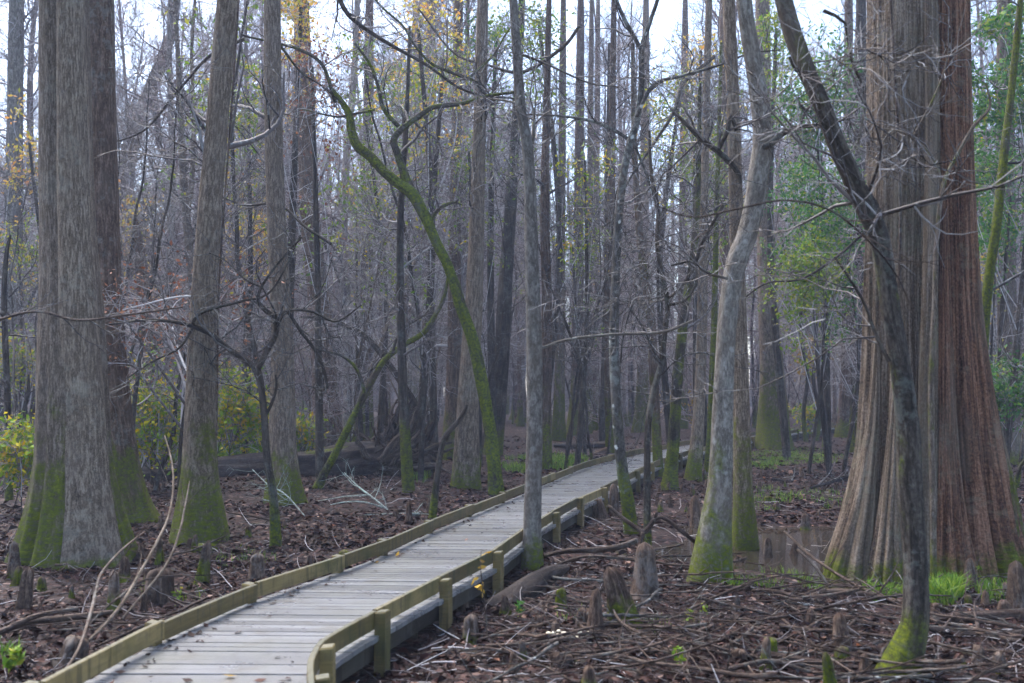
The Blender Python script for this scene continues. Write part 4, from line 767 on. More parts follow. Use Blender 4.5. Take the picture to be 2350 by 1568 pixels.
for a in [('tall greenish leaning cypress knee in the right foreground brush', 1428, 1290, 1432, 62, .55, -.22, .35), ('broad reddish cypress knee stump with a jagged broken crown', 1480, 1238, 1378, 66, .62, .0, .0),
          ('slim upright knee beyond the crooked raised branch', 1595, 1108, 1198, 30, .5, 0, 0), ('rounded boulder like knee in the bottom centre foreground', 1287, 1482, 1528, 46, .9, 0, .0),
          ('pale cone knee cut by the bottom picture edge', 1352, 1512, 1585, 52, .45, 0, .1), ('thin knee left of the boulder like knee', 1160, 1488, 1526, 20, .7, 0, 0),
          ('knee with yellowish green bark just right of the charred log', 1290, 1335, 1395, 28, .6, 0, .25), ('twin topped grey knee in front of the tall greenish knee', 1342, 1382, 1440, 46, .7, .05, 0),
          ('small blunt knee left of the twin topped knee', 1236, 1395, 1440, 22, .75, 0, 0), ('tall grey knee leaning beside the yellow leaved sapling', 1086, 1395, 1478, 36, .7, -.05, .1), ('knee against the boardwalk under the nearest right posts', 1060, 1320, 1400, 34, .5, .1, 0),
          ('pale knee touching the boardwalk edge beyond the slim pale trunk', 1378, 1135, 1190, 34, .5, -.1, 0), ('brown knee behind the spotted dark trunk foot', 1408, 1100, 1180, 24, .6, 0, 0),
          ('mossy square topped knee in the right foreground', 1768, 1448, 1505, 34, .85, 0, .3), ('tall tapering mossy knee at the bottom right beside the near dark trunk', 1910, 1468, 1610, 44, .5, -.1, .6),
          ('dark knee standing in the pool mirrored in the water', 1762, 1200, 1265, 22, .6, 0, 0), ('grey pointed knee right of the dark one in the pool', 1822, 1215, 1260, 30, .35, .1, 0), ('thin dark knee at the pool far bank', 1848, 1150, 1205, 24, .5, 0, .1),
          ('grey humped knee between the pale bent trunk and its neighbour', 1692, 1235, 1275, 30, .6, .2, 0), ('grey knee in front of the giant cypress hollow', 2226, 1268, 1345, 42, .35, 0, 0), ('reddish knee cut by the right picture edge', 2335, 1280, 1420, 50, .6, 0, 0), ('grey knee behind the long right edge log', 2300, 1375, 1430, 40, .6, .1, 0),
          ('mossy tall knee with a dark cap left of the left kerb rail', 468, 1240, 1345, 32, .55, .08, .3), ('brown knee rising just behind the left kerb rail', 593, 1268, 1345, 34, .7, 0, .0), ('reddish tipped knee before the big fluted trunk', 287, 1275, 1345, 30, .5, 0, .1),
          ('broad brown knee stump between the arching stems', 372, 1290, 1390, 60, .75, 0, 0), ('mossy tipped knee behind the arching stems', 366, 1225, 1300, 26, .45, 0, .25), ('dark tall knee in the lower left leaves', 60, 1290, 1395, 34, .6, .05, 0), ('second dark knee left of the big fluted trunk foot', 30, 1235, 1330, 34, .5, 0, .1),
          ('grey knee with a pinkish flank by the lower left rail', 155, 1450, 1530, 64, .7, .2, 0), ('wide greyish knee by the front of the big fluted trunk', 258, 1300, 1410, 38, .6, 0, .25), ('green domed knee before the mossy skirted tupelo', 465, 1236, 1262, 50, .9, 0, .3), ('small mossy knee pair left of the left rail middle', 792, 1250, 1288, 34, .6, 0, .25),
          ('tall grey knee standing by the lichen covered branch', 938, 1150, 1205, 22, .5, 0, 0), ('grey leaning knee at the end of the lichen covered branch', 916, 1165, 1198, 20, .5, -.3, 0), ('small knee by the puddle beside the mossy skirted tupelo', 571, 1195, 1232, 18, .5, 0, .1), ('slim knee just behind the left rail post', 985, 1140, 1180, 16, .5, 0, 0)]:
    knee(*a)
KM = [knee_mesh(h, r, tp, bd, i*1.3+.2, 12) for i, (h, r, tp, bd) in enumerate([(.30, .09, .4, .05), (.22, .08, .6, 0), (.42, .10, .45, .1), (.16, .09, .8, 0), (.34, .07, .5, -.15), (.26, .10, .35, .05)])]
def scatter_knees(n, x0, x1, y0, y1, label, group):
    k = 0
    while k < n:
        px, py = rng.uniform(x0, x1), rng.uniform(y0, y1); p = ground(px, py)
        if bw_inside(p[0], p[1], .3) or (1690 < px < 1960 and 1185 < py < 1345): continue
        o = link('cypress_knee', KM[rng.integers(0, 6)], None, (p[0], p[1], ghs(p[0], p[1]))); s = rng.uniform(.38, .95); o.scale = (s, s, s*rng.uniform(.8, 1.3)); o.rotation_euler = (0, 0, rng.uniform(0, 6))
        tag(o, label, 'cypress knee', group, moss_h=float(rng.choice([0, 0, .15])), moss_a=0); k += 1
scatter_knees(52, 1500, 1960, 1100, 1235, 'small cypress knee sticking out of the leaves around the pool', 'small knees around the pool')
scatter_knees(34, 1150, 2330, 1370, 1560, 'small cypress knee among the brush of the right foreground', 'small knees in the right foreground')
scatter_knees(26, 0, 950, 1190, 1420, 'small cypress knee in the leaf litter left of the boardwalk', 'small knees left of the boardwalk')

# ------------------------------------------------------------------ loose sticks
def stick_mesh(i):
    L = rng.uniform(.5, 2.0); r = rng.uniform(.006, .020); m = MB()
    P = walk(np.array([[-L/2, 0, .02]]), np.array([[1., 0, 0]]), np.array([L]), 14, .11, 0.0); P[..., 2] = np.abs(P[..., 2])*.6+.012
    Rr = taper(np.array([r]), 14, .4); m.tubes(P, Rr, 7, 0, trunk_disp(0, 3, 1, i*.9, .15), cap=True)
    if i % 3: twigs_on(m, P, Rr, [(4, .2, .95, .7, .2, .7, 7, .14, .01, .6, .004, 5)])
    return m.mesh('stick', M['stick'] if i % 7 else M['spot'])
SM = [stick_mesh(i) for i in range(14)]
def scatter_sticks(n, x0, x1, y0, y1, label, group):
    k = 0
    while k < n:
        px, py = rng.uniform(x0, x1), rng.uniform(y0, y1); p = ground(px, py)
        if bw_inside(p[0], p[1], .5) or (1670 < px < 1960 and 1185 < py < 1350): continue
        o = link('stick', SM[rng.integers(0, 14)], None, (p[0], p[1], ghs(p[0], p[1])+rng.uniform(.0, .08))); s = rng.uniform(.6, 1.15); o.scale = (s, s, s)
        o.rotation_euler = (rng.normal(0, .1), rng.normal(0, .10), rng.normal(0, .75)+(math.pi if rng.random() < .5 else 0))
        tag(o, label, 'stick', group); k += 1
scatter_sticks(190, 1120, 2380, 1350, 1600, 'bare stick lying in the brushwood of the right foreground', 'sticks of the right foreground brushwood')
scatter_sticks(45, 1250, 2000, 1090, 1340, 'bare stick lying between the knees around the pool', 'sticks around the pool')
scatter_sticks(55, -40, 1000, 1130, 1480, 'bare stick lying in the leaves left of the boardwalk', 'sticks left of the boardwalk')

# ------------------------------------------------------------------ uncountable litter
def litter():
    m = MB()
    def sc(n, yl, yh, size, xf=.62):
        y = np.exp(rng.uniform(np.log(yl), np.log(yh), n)); x = rng.uniform(-1, 1, n)*(y*xf+1.0)
        k = ~bw_inside(x, y, -.02) & (np.hypot((x-POOL[0])/POOL[2], (y-POOL[1])/POOL[3]) > .93); x, y = x[k], y[k]; pn = fbm(np.stack([x, y, 0*x], -1)*.7, 77, 2); k = rng.random(len(x)) < .72+.7*pn; x, y = x[k], y[k]; n = len(x)
        z = gh(x, y)+rng.uniform(.004, .03, n); C = np.stack([x, y, z], -1)
        nz = nrm(np.stack([rng.normal(0, .38, n), rng.normal(0, .38, n), np.ones(n)], -1)); a = nrm(np.cross(nz, rng.normal(0, 1, (n, 3)))); b = np.cross(nz, a)
        s = (size*np.clip(np.exp(rng.normal(-.05, .42, n)), .4, 2.4))[:, None]; cu = s*rng.uniform(-.05, .30, (n, 1)); w = rng.uniform(.42, .75, (n, 1))
        V = np.stack([C-a*s*.5, C-a*s*.08+b*s*w*.5+nz*cu, C+a*s*.22+b*s*w*.42+nz*cu, C+a*s*.55+nz*cu*.4, C+a*s*.22-b*s*w*.42+nz*cu, C-a*s*.08-b*s*w*.5+nz*cu], 1)
        o = m._add(V); i6 = (np.arange(n)*6+o)[:, None]
        m.q.append(np.concatenate([i6+np.array([[0, 1, 2, 3]]), i6+np.array([[0, 3, 4, 5]])])); m.qm.append(np.zeros(2*n))
    sc(80000, 5.5, 13, .052); sc(70000, 12, 26, .070); sc(24000, 25, 48, .11)
    n = 420; y = np.exp(rng.uniform(np.log(5.5), np.log(32), n)); f = np.where(rng.random(n) < .5, rng.beta(1, 9, n), 1-rng.beta(1, 14, n)); f = np.where(rng.random(n) < .25, rng.random(n), f)
    leaves_at(m, np.stack([lx(y)*(1-f)+rx_(y)*f, y, np.full(n, DZ+.012)], -1), .035+.05*rng.random((n, 1))**2, 0, flat=4, aspect=.6)
    tag(m.build('fallen_leaves', M['litter'], smooth=False), 'brown and tan fallen leaves carpeting the forest floor', 'leaf litter', kind='stuff')
    m = MB(); n = 2600; y = np.exp(rng.uniform(np.log(6), np.log(26), n)); x = rng.uniform(-1, 1, n)*(y*.6+1); k = ~bw_inside(x, y, .05) & ((x > rx_(y)) | (rng.random(n) < .55)); x, y = x[k], y[k]
    S = np.stack([x, y, gh(x, y)+.02], -1); D = np.stack([rng.normal(0, 1, len(x)), rng.normal(0, 1, len(x)), rng.normal(0, .15, len(x))], -1)
    P = walk(S, D, rng.uniform(.12, .6, len(x)), 5, .16, 0.0); P[..., 2] = np.maximum(P[..., 2], gh(P[..., 0], P[..., 1])+.006); m.tubes(P, taper(rng.uniform(.003, .007, len(x)), 5, .5), 4)
    tag(m.build('twig_litter', M['twig']), 'small broken twigs strewn over the leaf litter', 'twig litter', kind='stuff')
    # leaves blown on to the deck
    for i in range(26):
        y = rng.uniform(6.3, 26); f = rng.choice([rng.uniform(.03, .12), rng.uniform(.1, .9)]); x = lx(y)*(1-f)+rx_(y)*f
        mm = MB(); leaves_at(mm, np.array([[0, 0, .012]]), .085, 0, flat=4, aspect=.6)
        lf = i % 9 == 0
        tag(mm.build('fallen_leaf', M['leaf_gold' if lf else 'litter'], loc=(x, y, DZ+.004)), 'single fallen leaf lying on the deck boards', 'leaf', 'leaves on the boardwalk deck')
litter()

def grass():
    m = MB()
    def patch(px, py, rx, ry, n, h, mat=0):
        c = ground(px, py); a = rng.uniform(0, 2*np.pi, n); q = np.sqrt(rng.random(n)); x = px+rx*q*np.cos(a); y = py+ry*q*np.sin(a)
        G = np.array([ground(u, v) for u, v in zip(x, y)]); nn = vnoise(np.stack([G[:, 0], G[:, 1], 0*G[:, 0]], -1)*1.6, 44); G = G[nn > -.25]
        if len(G) == 0: return
        G = G[~bw_inside(G[:, 0], G[:, 1], .1)]
        n = len(G); G[:, 2] = gh(G[:, 0], G[:, 1]); hh = h*rng.uniform(.5, 1.2, (n, 1)); le = rng.normal(0, .5, (n, 3)); le[:, 2] = 0
        w = nrm(np.stack([rng.normal(0, 1, n), rng.normal(0, 1, n), np.zeros(n)], -1))*hh*.045
        up = np.array([0, 0, 1.]); M1 = G+hh*.55*up+le*hh*.25; T = G+hh*.92*up+le*hh*.8
        o = m._add(np.stack([G-w, G+w, M1+w*.7, M1-w*.7, T], 1)); i5 = (np.arange(n)*5+o)[:, None]
        m.q.append(i5+np.array([[0, 1, 2, 3]])); m.qm.append(np.zeros(n)); m.t.append(i5+np.array([[3, 2, 4]])); m.tm.append(np.zeros(n))
    for p in ((1830, 1052, 110, 20, 4200, .11), (1760, 1068, 40, 12, 1000, .13), (2165, 1375, 45, 26, 1100, .24), (2120, 1360, 60, 22, 500, .2), (2030, 1355, 50, 30, 600, .18), (1800, 1335, 90, 22, 420, .12), (1680, 1345, 40, 20, 200, .12),
              (560, 1045, 90, 12, 3000, .35), (840, 1035, 60, 14, 2200, .35), (420, 1050, 60, 10, 1200, .35), (1200, 1070, 50, 20, 1200, .2), (1290, 1060, 60, 14, 900, .2), (1880, 1150, 90, 20, 500, .14), (1760, 1150, 50, 30, 400, .12), (20, 1500, 30, 22, 60, .14), (1270, 1072, 45, 10, 700, .2),
              (960, 1090, 30, 20, 300, .2), (680, 1030, 40, 10, 800, .3), (1480, 1430, 60, 30, 90, .1), (1320, 1420, 60, 20, 60, .1), (560, 1290, 80, 30, 140, .1), (400, 1370, 80, 20, 90, .1), (2290, 1370, 50, 26, 260, .16)):
        patch(*p)
    tag(m.build('grass', M['grass'], smooth=False), 'bright green grass and sedge growing in patches on the swamp floor', 'grass', kind='stuff')
grass()

# ------------------------------------------------------------------ small plants
def seedling(label, px, py, h, n, mat, size, lean=.1, Y=None):
    Y = Y or float(ground(px, py)[1]); b = at(px, py, Y); b[2] = ghs(b[0], b[1]); t = empty('seedling', b); tag(t, label, 'seedling')
    m = MB(); S = np.zeros((1, 3)); P = walk(S, np.array([[lean, 0, 1.]]), np.array([h]), 12, .07, .05); Rr = taper(np.array([max(.004, h*.011)]), 12, .3); m.tubes(P, Rr, 6)
    q = twigs_on(m, P, Rr, [(max(3, n//5), .3, 1, .9, h*.12, h*.3, 5, .15, .05, .5, .002, 4)]); m.build('stem', M['stick'], t)
    m = MB(); leaves_at(m, jit(q[0], n, .02), size, 0, flat=.6, aspect=.45); m.build('foliage', M[mat], t)
seedling('thin dying sapling with drooping yellow leaves in front of the second right post', 1118, 1488, .82, 12, 'leaf_gold', .075, .0)
seedling('small yellow leaved shoot beside the kerb post near the slim pale trunk', 1150, 1345, .42, 9, 'leaf_orange', .07)
seedling('bright lime seedling between the knees in the right foreground', 1600-15, 1440-5, .16, 14, 'leaf_lime', .06)
seedling('lime seedling right of the tall greenish knee', 1608, 1428, .14, 12, 'leaf_lime', .05)
seedling('low green plant in the lower left corner', 30, 1520, .26, 30, 'leaf_lime', .10, Y=7.6)
seedling('small green plant below the charred log', 1192, 1425, .16, 24, 'leaf_green', .06)
seedling('yellow and green seedling at the giant cypress foot', 2235, 1325, .30, 22, 'leaf_lime', .07)
seedling('tiny green plant beside the left kerb rail', 405, 1392, .14, 14, 'leaf_lime', .06)
seedling('green weed cluster at the bottom edge right of centre', 1560, 1545, .16, 40, 'leaf_lime', .05)
seedling('small green shoot at the boardwalk right side near the bend', 1650, 1330, .18, 20, 'leaf_green', .06)
def fungi():
    t = empty('bracket_fungus', ground(1290, 1470)); tag(t, 'cluster of small cream coloured fungi on the fallen branch', 'fungus'); m = MB()
    for i in range(22):
        c = np.array([rng.normal(0, .13), rng.normal(0, .05), rng.uniform(.03, .09)]); r = rng.uniform(.012, .026); s = np.linspace(0, 1, 6); m.tubes(np.stack([np.full(6, c[0]), np.full(6, c[1]), c[2]+(s-.5)*r*1.2], -1), r*np.sqrt(np.clip(1-(2*s-1)**2, .02, 1)), 9)
    m.build('caps', M['fungus'], t)
fungi()

# ------------------------------------------------------------------ leafy understory trees and shrubs
def leafy(name, label, cat, px, py, rxp, ryp, Y, n, size, mat, stems=1, tw='twig', base_px=None, group=None):
    n = int(n*(1.5 if name == 'shrub' else 2.3)); size *= 1.15; rxp *= 1.28; ryp *= 1.15; c = at(px, py, Y); rx, rz = rxp*Y/FPX, ryp*Y/FPX; g = at(base_px or px, 1000, Y); g[2] = ghs(g[0], g[1]); t = empty(name, g); tag(t, label, cat, group); c = c-g
    m = MB(); bnd = []
    for s in range(stems):
        o = rng.normal(0, .12*stems, 3); o[2] = -.05; e = c+np.array([rng.normal(0, rx*.3), rng.normal(0, rx*.3), -rz*.1 if c[2] > rz else rz*.2])
        mid = (o+e)/2+rng.normal(0, .05, 3)*np.linalg.norm(e)*.6; r0 = max(.012, .010*np.linalg.norm(e)); q = spline(np.array([[*o, r0], [*mid, r0*.75], [*e, r0*.4]]), 20); m.tubes(q[:, :3], q[:, 3], 8, 0, trunk_disp(0, 3, 1, s+.4, .06)); bnd.append(q)
    m.build('stem', M['dark'], t)
    m = MB(); P = []; nl = 16
    for q in bnd:
        for k in range(nl):
            u = rng.normal(0, 1, 3); u = u/np.linalg.norm(u)*rng.random()**.4; T = c+u*np.array([rx, rx, rz]); i = rng.integers(6, 20); st = q[i, :3]
            L = np.linalg.norm(T-st); md = (st+T)/2+rng.normal(0, .12, 3)*L+np.array([0, 0, .1*L]); P.append(spline(np.array([st, md, T]), 10))
    P = np.array(P); Rr = taper(np.full(len(P), max(.008, .012*rx)), 10, .35); m.tubes(P, Rr, 5)
    lv = twigs_on(m, P, Rr, [(6, .3, 1, .8, rx*.2+.1, rx*.45+.15, 6, .2, .03, .6, .005, 3), (4, .2, 1, .8, rx*.08+.06, rx*.2+.12, 4, .2, 0, .7, .0035, 3)]); m.build('twigs', M[tw], t)
    m = MB(); C = jit(lv[-1], n, rx*.09+.03); leaves_at(m, C, size, 0, flat=.4); m.build('foliage', M[mat], t); return t
for a in [('shrub', 'yellow green shrub behind the two left trunks', 'shrub', 335, 950, 85, 110, 22, 1500, .11, 'leaf_yellow', 4), ('shrub', 'dense yellow leaved shrub right of the mossy skirted tupelo', 'shrub', 545, 940, 62, 110, 27, 1300, .12, 'leaf_yellow', 4),
          ('shrub', 'low lime green shrub beyond the fallen log', 'shrub', 400, 985, 60, 60, 27, 800, .12, 'leaf_lime', 3), ('shrub', 'small golden shrub between the straight trunk and the vine covered one', 'shrub', 700, 985, 34, 40, 28, 350, .12, 'leaf_yellow', 2), ('shrub', 'golden green shrub at the left picture edge', 'shrub', 30, 1030, 62, 65, 18, 800, .10, 'leaf_yellow', 3),
          ('shrub', 'tall yellow shrub behind the left picture edge stem', 'shrub', 40, 800, 60, 90, 27, 500, .11, 'leaf_yellow', 2), ('shrub', 'lime shrub far beyond the fallen log', 'shrub', 620, 960, 60, 60, 40, 700, .16, 'leaf_lime', 3),
          ('understory_tree', 'tree with a loose orange crown at the top left of centre', 'tree', 950, 60, 120, 75, 27, 300, .11, 'leaf_orange', 1), ('understory_tree', 'tree with yellow leaves below the orange crown', 'tree', 985, 140, 90, 60, 29, 520, .11, 'leaf_yellow', 1), ('understory_tree', 'orange leaved tree at the top edge left', 'tree', 650, 20, 60, 50, 28, 380, .11, 'leaf_orange', 1),
          ('understory_tree', 'yellow green tree beside the leaning mossy edged trunk', 'tree', 575, 230, 40, 130, 30, 420, .11, 'leaf_yellow', 1), ('understory_tree', 'sparse orange tree between the left trunks and the sky gap', 'tree', 300, 500, 70, 70, 30, 260, .11, 'leaf_orange', 1), ('understory_tree', 'sparse orange tree at the upper left edge', 'tree', 60, 330, 50, 110, 30, 220, .12, 'leaf_orange', 1), ('understory_tree', 'yellow leaved tree left of the thick double trunk', 'tree', 50, 560, 45, 60, 30, 220, .11, 'leaf_yellow', 1),
          ('understory_tree', 'green tree around the fork of the moss green leaning tree', 'tree', 880, 260, 80, 80, 31, 420, .11, 'leaf_lime', 1), ('understory_tree', 'sparse green tree left of the moss green leaning tree', 'tree', 840, 470, 50, 90, 30, 240, .10, 'leaf_yellow', 1), ('understory_tree', 'orange brown tree in the middle left distance', 'tree', 560, 520, 60, 80, 34, 260, .13, 'leaf_orange', 1),
          ('understory_tree', 'yellow green tree over the stout brown trunk', 'tree', 1090, 340, 55, 60, 30, 230, .11, 'leaf_lime', 1), ('understory_tree', 'green crowned tree at the top centre', 'tree', 1230, 60, 100, 60, 32, 600, .12, 'leaf_lime', 1), ('understory_tree', 'green tree behind the top of the slim pale trunk', 'tree', 1130, 60, 60, 60, 34, 260, .12, 'leaf_green', 1), ('understory_tree', 'golden green tree left of the white spotted trunk', 'tree', 1345, 365, 50, 42, 29, 240, .11, 'leaf_yellow', 1),
          ('understory_tree', 'yellow crowned tree at the upper right of centre', 'tree', 1545, 190, 62, 60, 30, 420, .11, 'leaf_yellow', 1), ('understory_tree', 'light green tree at the right of the two upright forks', 'tree', 1600, 290, 60, 60, 32, 330, .11, 'leaf_lime', 1), ('understory_tree', 'yellow green tree left of the pale bent trunk', 'tree', 1640, 420, 60, 80, 34, 330, .11, 'leaf_lime', 1), ('understory_tree', 'orange tinted tree at the top right of centre', 'tree', 1620, 100, 60, 60, 34, 220, .12, 'leaf_orange', 1),
          ('holly_tree', 'evergreen tree with dense leaves right of the pale bent trunk', 'tree', 1885, 445, 85, 85, 27, 1500, .10, 'leaf_green', 1), ('holly_tree', 'evergreen tree with lime lower leaves above the swollen trunk', 'tree', 1835, 610, 80, 80, 26, 1300, .10, 'leaf_lime', 1), ('holly_tree', 'small evergreen between the swollen trunk and the giant cypress', 'tree', 1930, 560, 50, 100, 28, 700, .10, 'leaf_green', 1), ('holly_tree', 'tall evergreen behind the top of the near dark leaning trunk', 'tree', 1900, 160, 90, 130, 29, 1500, .12, 'leaf_green', 1), ('holly_tree', 'tall evergreen at the top right of the pale bent trunk', 'tree', 1800, 60, 60, 70, 32, 600, .12, 'leaf_lime', 1),
          ('holly_tree', 'dark evergreen filling the top right corner', 'tree', 2300, 160, 85, 190, 24, 2600, .11, 'leaf_green', 1), ('holly_tree', 'dark evergreen at the right edge behind the giant cypress', 'tree', 2290, 440, 55, 120, 26, 600, .10, 'leaf_green', 1), ('holly_tree', 'low evergreen bush at the right edge beside the buttress', 'shrub', 2310, 880, 60, 55, 24, 800, .10, 'leaf_green', 2), ('understory_tree', 'small orange tree at the right edge', 'tree', 2275, 600, 35, 40, 30, 150, .10, 'leaf_orange', 1),
          ('shrub', 'pale yellow shrub by the end of the far boardwalk', 'shrub', 1852, 950, 30, 32, 46, 260, .16, 'leaf_yellow', 2), ('shrub', 'golden bush far behind the boardwalk bend', 'shrub', 1560, 930, 60, 40, 60, 300, .22, 'leaf_gold', 2), ('shrub', 'yellow far bush beyond the swollen trunk', 'shrub', 1850, 800, 35, 40, 50, 200, .18, 'leaf_gold', 1), ('understory_tree', 'dead leaved tree with rusty clusters left of the moss green leaning tree', 'tree', 740, 140, 70, 90, 24, 320, .09, 'leaf_dead', 1), ('understory_tree', 'low sapling with hanging rusty leaves across the left trunks', 'tree', 420, 690, 210, 60, 17, 320, .07, 'leaf_dead', 1), ('understory_tree', 'sparse green tree below the white spotted trunk forks', 'tree', 1330, 560, 60, 60, 36, 160, .12, 'leaf_lime', 1)]:
    leafy(*a)

# ------------------------------------------------------------------ the wood behind: trees one can tell apart
def tall_tree(i, tall=26, r0=.3, twig=True):
    """returns (trunk mesh, crown mesh)"""
    h = tall*rng.uniform(.85, 1.15); n = 40; s = np.linspace(0, 1, n); P = np.zeros((n, 3)); P[:, 2] = s*h-.1
    ph = rng.uniform(0, 6, 4); P[:, 0] = .35*np.sin(s*3+ph[0])*s + .14*np.sin(s*11+ph[1]) + rng.normal(0, .8)*s**1.3; P[:, 1] = .35*np.sin(s*3.3+ph[2])*s + rng.normal(0, .8)*s**1.3
    P[:, :2] -= P[0, :2]; fl = rng.uniform(.5, 1.1); rr = r0*(1-.72*s)*(1+fl*np.exp(-P[:, 2]/.55)+.25*np.exp(-P[:, 2]/2.0))
    m = MB(); m.tubes(P, rr, 16, 0, trunk_disp(.12, 5, 1.0, i*1.1, .05)); tm = m.mesh('trunk', M['grey'])
    m = MB(); lo = [.14, .22, .3][i % 3]
    lv = twigs_on(m, P[None], rr[None], [(60, lo, 1, 1.0, 1.6, 5.5, 9, .15, .06, .38, .020, 5), (9, .15, 1, .8, .7, 2.2, 7, .2, .04, .55, .012, 3), (6, .15, 1, .8, .4, 1.2, 5, .24, .02, .6, .0075, 3)])
    cm = m.mesh('crown', M['twig'] if i % 2 else M['twig_red']); return tm, cm, P, rr
def slim_tree(i):
    h = rng.uniform(5, 10); m = MB(); ns = int(rng.choice([1, 1, 2, 3])); S = np.zeros((ns, 3)); S[:, :2] = rng.normal(0, .08, (ns, 2)); S[:, 2] = -.08
    D = np.stack([rng.normal(0, .16, ns), rng.normal(0, .16, ns), np.ones(ns)], -1); P = walk(S, D, h*rng.uniform(.7, 1, ns), 26, .07, .03); Rr = taper(rng.uniform(.025, .06, ns), 26, .15); m.tubes(P, Rr, 8); tm = m.mesh('stem', M['dark'] if i % 3 else M['grey'])
    m = MB(); twigs_on(m, P, Rr, [(16 if ns > 1 else 24, .12, 1, 1.0, .8, 2.4, 9, .16, .04, .45, .008, 4), (6, .15, 1, .8, .4, 1.2, 6, .2, .03, .6, .008, 3), (5, .15, 1, .8, .2, .65, 4, .22, .0, .7, .0065, 3)])
    return tm, m.mesh('twigs', M['twig_red'] if i % 2 else M['twig'])
def mid_tree(i):
    h = rng.uniform(9, 17); n = 30; P = walk(np.array([[0, 0, -.1]]), np.array([[rng.normal(0, .1), rng.normal(0, .1), 1.]]), np.array([h]), n, .06, .02); Rr = taper(np.array([rng.uniform(.06, .11)]), n, .2)
    m = MB(); m.tubes(P, Rr, 10, 0, trunk_disp(.08, 4, .5, i*.8, .06)); tm = m.mesh('trunk', M['dark'] if i % 2 else M['grey'])
    m = MB(); lv = twigs_on(m, P, Rr, [(30, .18, 1, 1.05, 1.2, 3.6, 10, .17, .04, .42, .012, 4), (8, .15, 1, .85, .6, 1.8, 7, .22, .03, .6, .009, 3), (6, .15, 1, .85, .3, .95, 5, .25, .0, .7, .007, 3)]); tw = m.mesh('twigs', M['twig'] if i % 3 else M['twig_red'])
    lf = None
    if i % 8 in (0, 1, 3, 4, 6):
        m = MB(); k = rng.integers(0, len(lv[1]), 40); C = np.concatenate([lv[-1][lv[-1][:, 0, 2] > h*.3]]).reshape(-1, 3); anc = C[rng.integers(0, len(C), 9)]
        d = np.min(np.linalg.norm(C[:, None]-anc[None], axis=2), 1); C = C[d < 1.2]; leaves_at(m, C[rng.integers(0, len(C), 850)]+rng.normal(0, .07, (850, 3)), .13, 0, flat=.4); lf = m.mesh('foliage', M[['leaf_yellow', 'leaf_lime', 0, 'leaf_lime', 'leaf_orange', 0, 'leaf_yellow', 0][i % 8]])
    return tm, tw, lf
MIDS = [mid_tree(i) for i in range(12)]
TALL = [tall_tree(i, 25, [.11, .15, .20, .28, .17, .13, .23, .16][i % 8]) for i in range(10)]
SLIM = [slim_tree(i) for i in range(12)]
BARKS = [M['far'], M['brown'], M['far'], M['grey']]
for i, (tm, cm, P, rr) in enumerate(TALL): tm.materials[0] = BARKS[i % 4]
def plant(pair, n1, n2, name, label, cat, group, x, y, sc, moss):
    t = empty(name, (x, y, ghs(x, y)), rng.uniform(0, 6.28), sc); tag(t, label, cat, group)
    a = link(n1, pair[0], t); tag(a, moss_h=moss, moss_a=0); link(n2, pair[1], t); return t
used = [(float(b[0]), float(b[1])) for (_, _, b) in HEROES.values()]
def gap(x, y):
    px = CX+FPX*x/y
    return (255 < px < 450 and rng.random() < .25) or (-60 < px < 60 and rng.random() < .4) or (1490 < px < 1570 and rng.random() < .4)
def spots(n, y0, y1, xm, sp, pw, mar):
    out = []; tries = 0
    while len(out) < n and tries < 60000:
        tries += 1; y = (y0**pw+(y1**pw-y0**pw)*rng.random())**(1/pw); x = rng.uniform(-1, 1)*(.53*y+xm)
        if bw_inside(np.array(x), np.array(y), mar) or math.hypot((x-POOL[0])/POOL[2], (y-POOL[1])/POOL[3]) < 1.1: continue
        ppx = CX+FPX*x/y
        if gap(x, y) or (1470 < ppx < 1960 and y < 62 and x > rx_(y)) or (1220 < ppx < 1420 and y < 40): continue
        if any((x-a)**2+(y-b)**2 < sp*sp for a, b in used): continue
        used.append((x, y)); out.append((x, y))
    return out
for (x, y) in spots(185, 36, 108, 5, 1.6, 1.8, .9):
    plant(TALL[rng.integers(0, 10)], 'trunk', 'crown', 'swamp_tree', 'tall bare swamp tree standing in the misty wood beyond the boardwalk', 'tree', 'tall trees of the misty wood', x, y, rng.uniform(.85, 1.2), rng.choice([0., .8, 1.5, 2.2]))
for (x, y) in spots(140, 24, 88, 3, .9, 1.6, .8):
    plant(SLIM[rng.integers(0, 12)], 'stem', 'twigs', 'bare_sapling', 'slim bare sapling with fine twigs in the undergrowth of the wood', 'sapling', 'bare saplings of the undergrowth', x, y, rng.uniform(.75, 1.25), rng.choice([0., .5, 1.0]))

for (x, y) in spots(62, 24, 78, 3, 1.3, 1.6, 1.0):
    q = MIDS[rng.integers(0, 12)]; o = plant(q, 'trunk', 'twigs', 'mid_storey_tree', 'half grown tree with a twiggy crown between the tall trees of the wood', 'tree', 'half grown trees of the wood', x, y, rng.uniform(.85, 1.2), rng.choice([0., .6, 1.2]))
    if q[2]: link('foliage', q[2], o)

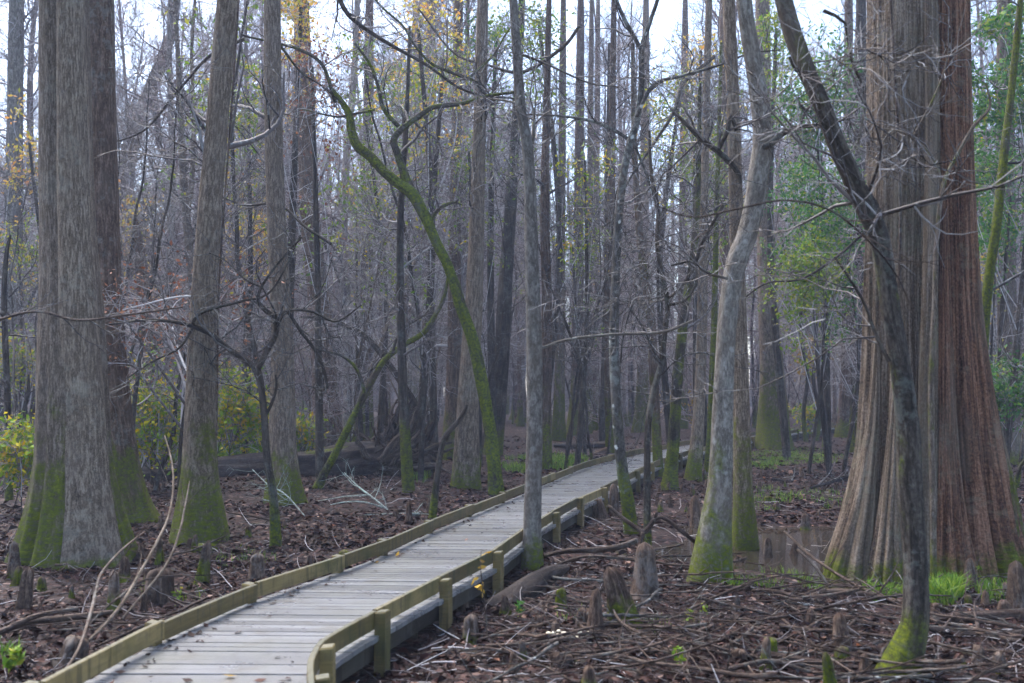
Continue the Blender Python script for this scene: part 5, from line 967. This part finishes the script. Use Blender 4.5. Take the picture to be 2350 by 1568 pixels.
def twiggy_tree(i):
    h = rng.uniform(6, 11); n = 30; P = walk(np.array([[0, 0, -.1]]), np.array([[rng.normal(0, .16), rng.normal(0, .16), 1.]]), np.array([h]), n, .09, .02); Rr = taper(np.array([rng.uniform(.035, .06)]), n, .2)
    m = MB(); m.tubes(P, Rr, 10, 0, trunk_disp(.08, 4, .5, i*.8, .08)); tm = m.mesh('trunk', M['dark'])
    m = MB(); twigs_on(m, P, Rr, [(17, .22, 1, 1.1, 1.0, 3.4, 12, .22, .03, .5, .010, 5), (7, .15, 1, .9, .4, 1.5, 8, .25, .02, .6, .0065, 4), (5, .15, 1, .85, .2, .7, 5, .28, .0, .7, .0045, 3)]); return tm, m.mesh('twigs', M['twig_mid'] if i % 2 else M['twig_dark'])
TWIGGY = [twiggy_tree(i) for i in range(7)]
def spots_px(n, x0, x1, y0, y1, sp):
    out = []; tries = 0
    while len(out) < n and tries < 4000:
        tries += 1; y = rng.uniform(y0, y1); x = (rng.uniform(x0, x1)-CX)/FPX*y
        if bw_inside(np.array(x), np.array(y), .6) or math.hypot((x-POOL[0])/POOL[2], (y-POOL[1])/POOL[3]) < 1.15 or any((x-a)**2+(y-b)**2 < sp*sp for a, b in used): continue
        used.append((x, y)); out.append((x, y))
    return out
for (x, y) in spots_px(7, 240, 690, 18, 28, 1.2) + spots_px(1, 1090, 1160, 20, 28, 1.2) + spots_px(4, 1290, 1470, 24, 31, 1.1) + spots_px(4, -60, 120, 18, 28, 1.2) + spots_px(3, 2260, 2400, 18, 28, 1.2):
    plant(TWIGGY[rng.integers(0, 7)], 'trunk', 'twigs', 'twiggy_tree', 'small crooked tree with tangled dark twigs standing near the boardwalk', 'tree', 'crooked twiggy trees near the boardwalk', x, y, rng.uniform(.85, 1.15), rng.choice([0., .4, .8]))

# far-off wood reads as one mass
def far_wood():
    m = MB()
    prot = []
    for i in range(5):
        n = 16; s = np.linspace(0, 1, n); h = 27; P = np.zeros((n, 3)); P[:, 2] = s*h-.2; P[:, 0] = rng.normal(0, .8)*s+.3*np.sin(s*6+i); r0 = .22+.07*i; rr = r0*(1-.7*s)*(1+.8*np.exp(-P[:, 2]/.6))
        q = MB(); q.tubes(P, rr, 7); twigs_on(q, P[None], rr[None], [(30, .1, 1, 1.0, 1.5, 5.0, 6, .17, .06, .4, .03, 3), (8, .2, 1, .8, .8, 2.2, 4, .2, .04, .6, .02, 3)]); prot.append((np.concatenate(q.v), np.concatenate(q.b), np.concatenate(q.q)))
    for k in range(640):
        y = (100**2+(215**2-100**2)*rng.random())**.5; x = rng.uniform(-1, 1)*(.56*y+10)
        if gap(x, y): continue
        a = rng.uniform(0, 6.28); V, B, Q = prot[k % 5]; sc = rng.uniform(.8, 1.2)
        c, s_ = math.cos(a)*sc, math.sin(a)*sc; W_ = np.stack([V[:, 0]*c-V[:, 1]*s_+x, V[:, 0]*s_+V[:, 1]*c+y, V[:, 2]*sc+ghs(x, y)], -1); m.raw(W_, Q, 0, B)
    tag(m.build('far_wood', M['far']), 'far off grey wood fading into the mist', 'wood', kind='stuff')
far_wood()

# ------------------------------------------------------------------ haze
hm, nt, b_, out = newmat('haze'); nt.nodes.remove(b_)
pv = nd(nt, 'VolumePrincipled', {'Color': HAZE_C, 'Density': HAZE_D, 'Anisotropy': .1}); nt.links.new(pv.outputs[0], out.inputs['Volume'])
hb = MB(); hb.box((0, 203, 19), (470, 0, 0), (0, 225, 0), (0, 0, 21.5)); tag(hb.build('haze', hm, smooth=False), 'pale bluish mist filling the wood', 'haze', kind='stuff')
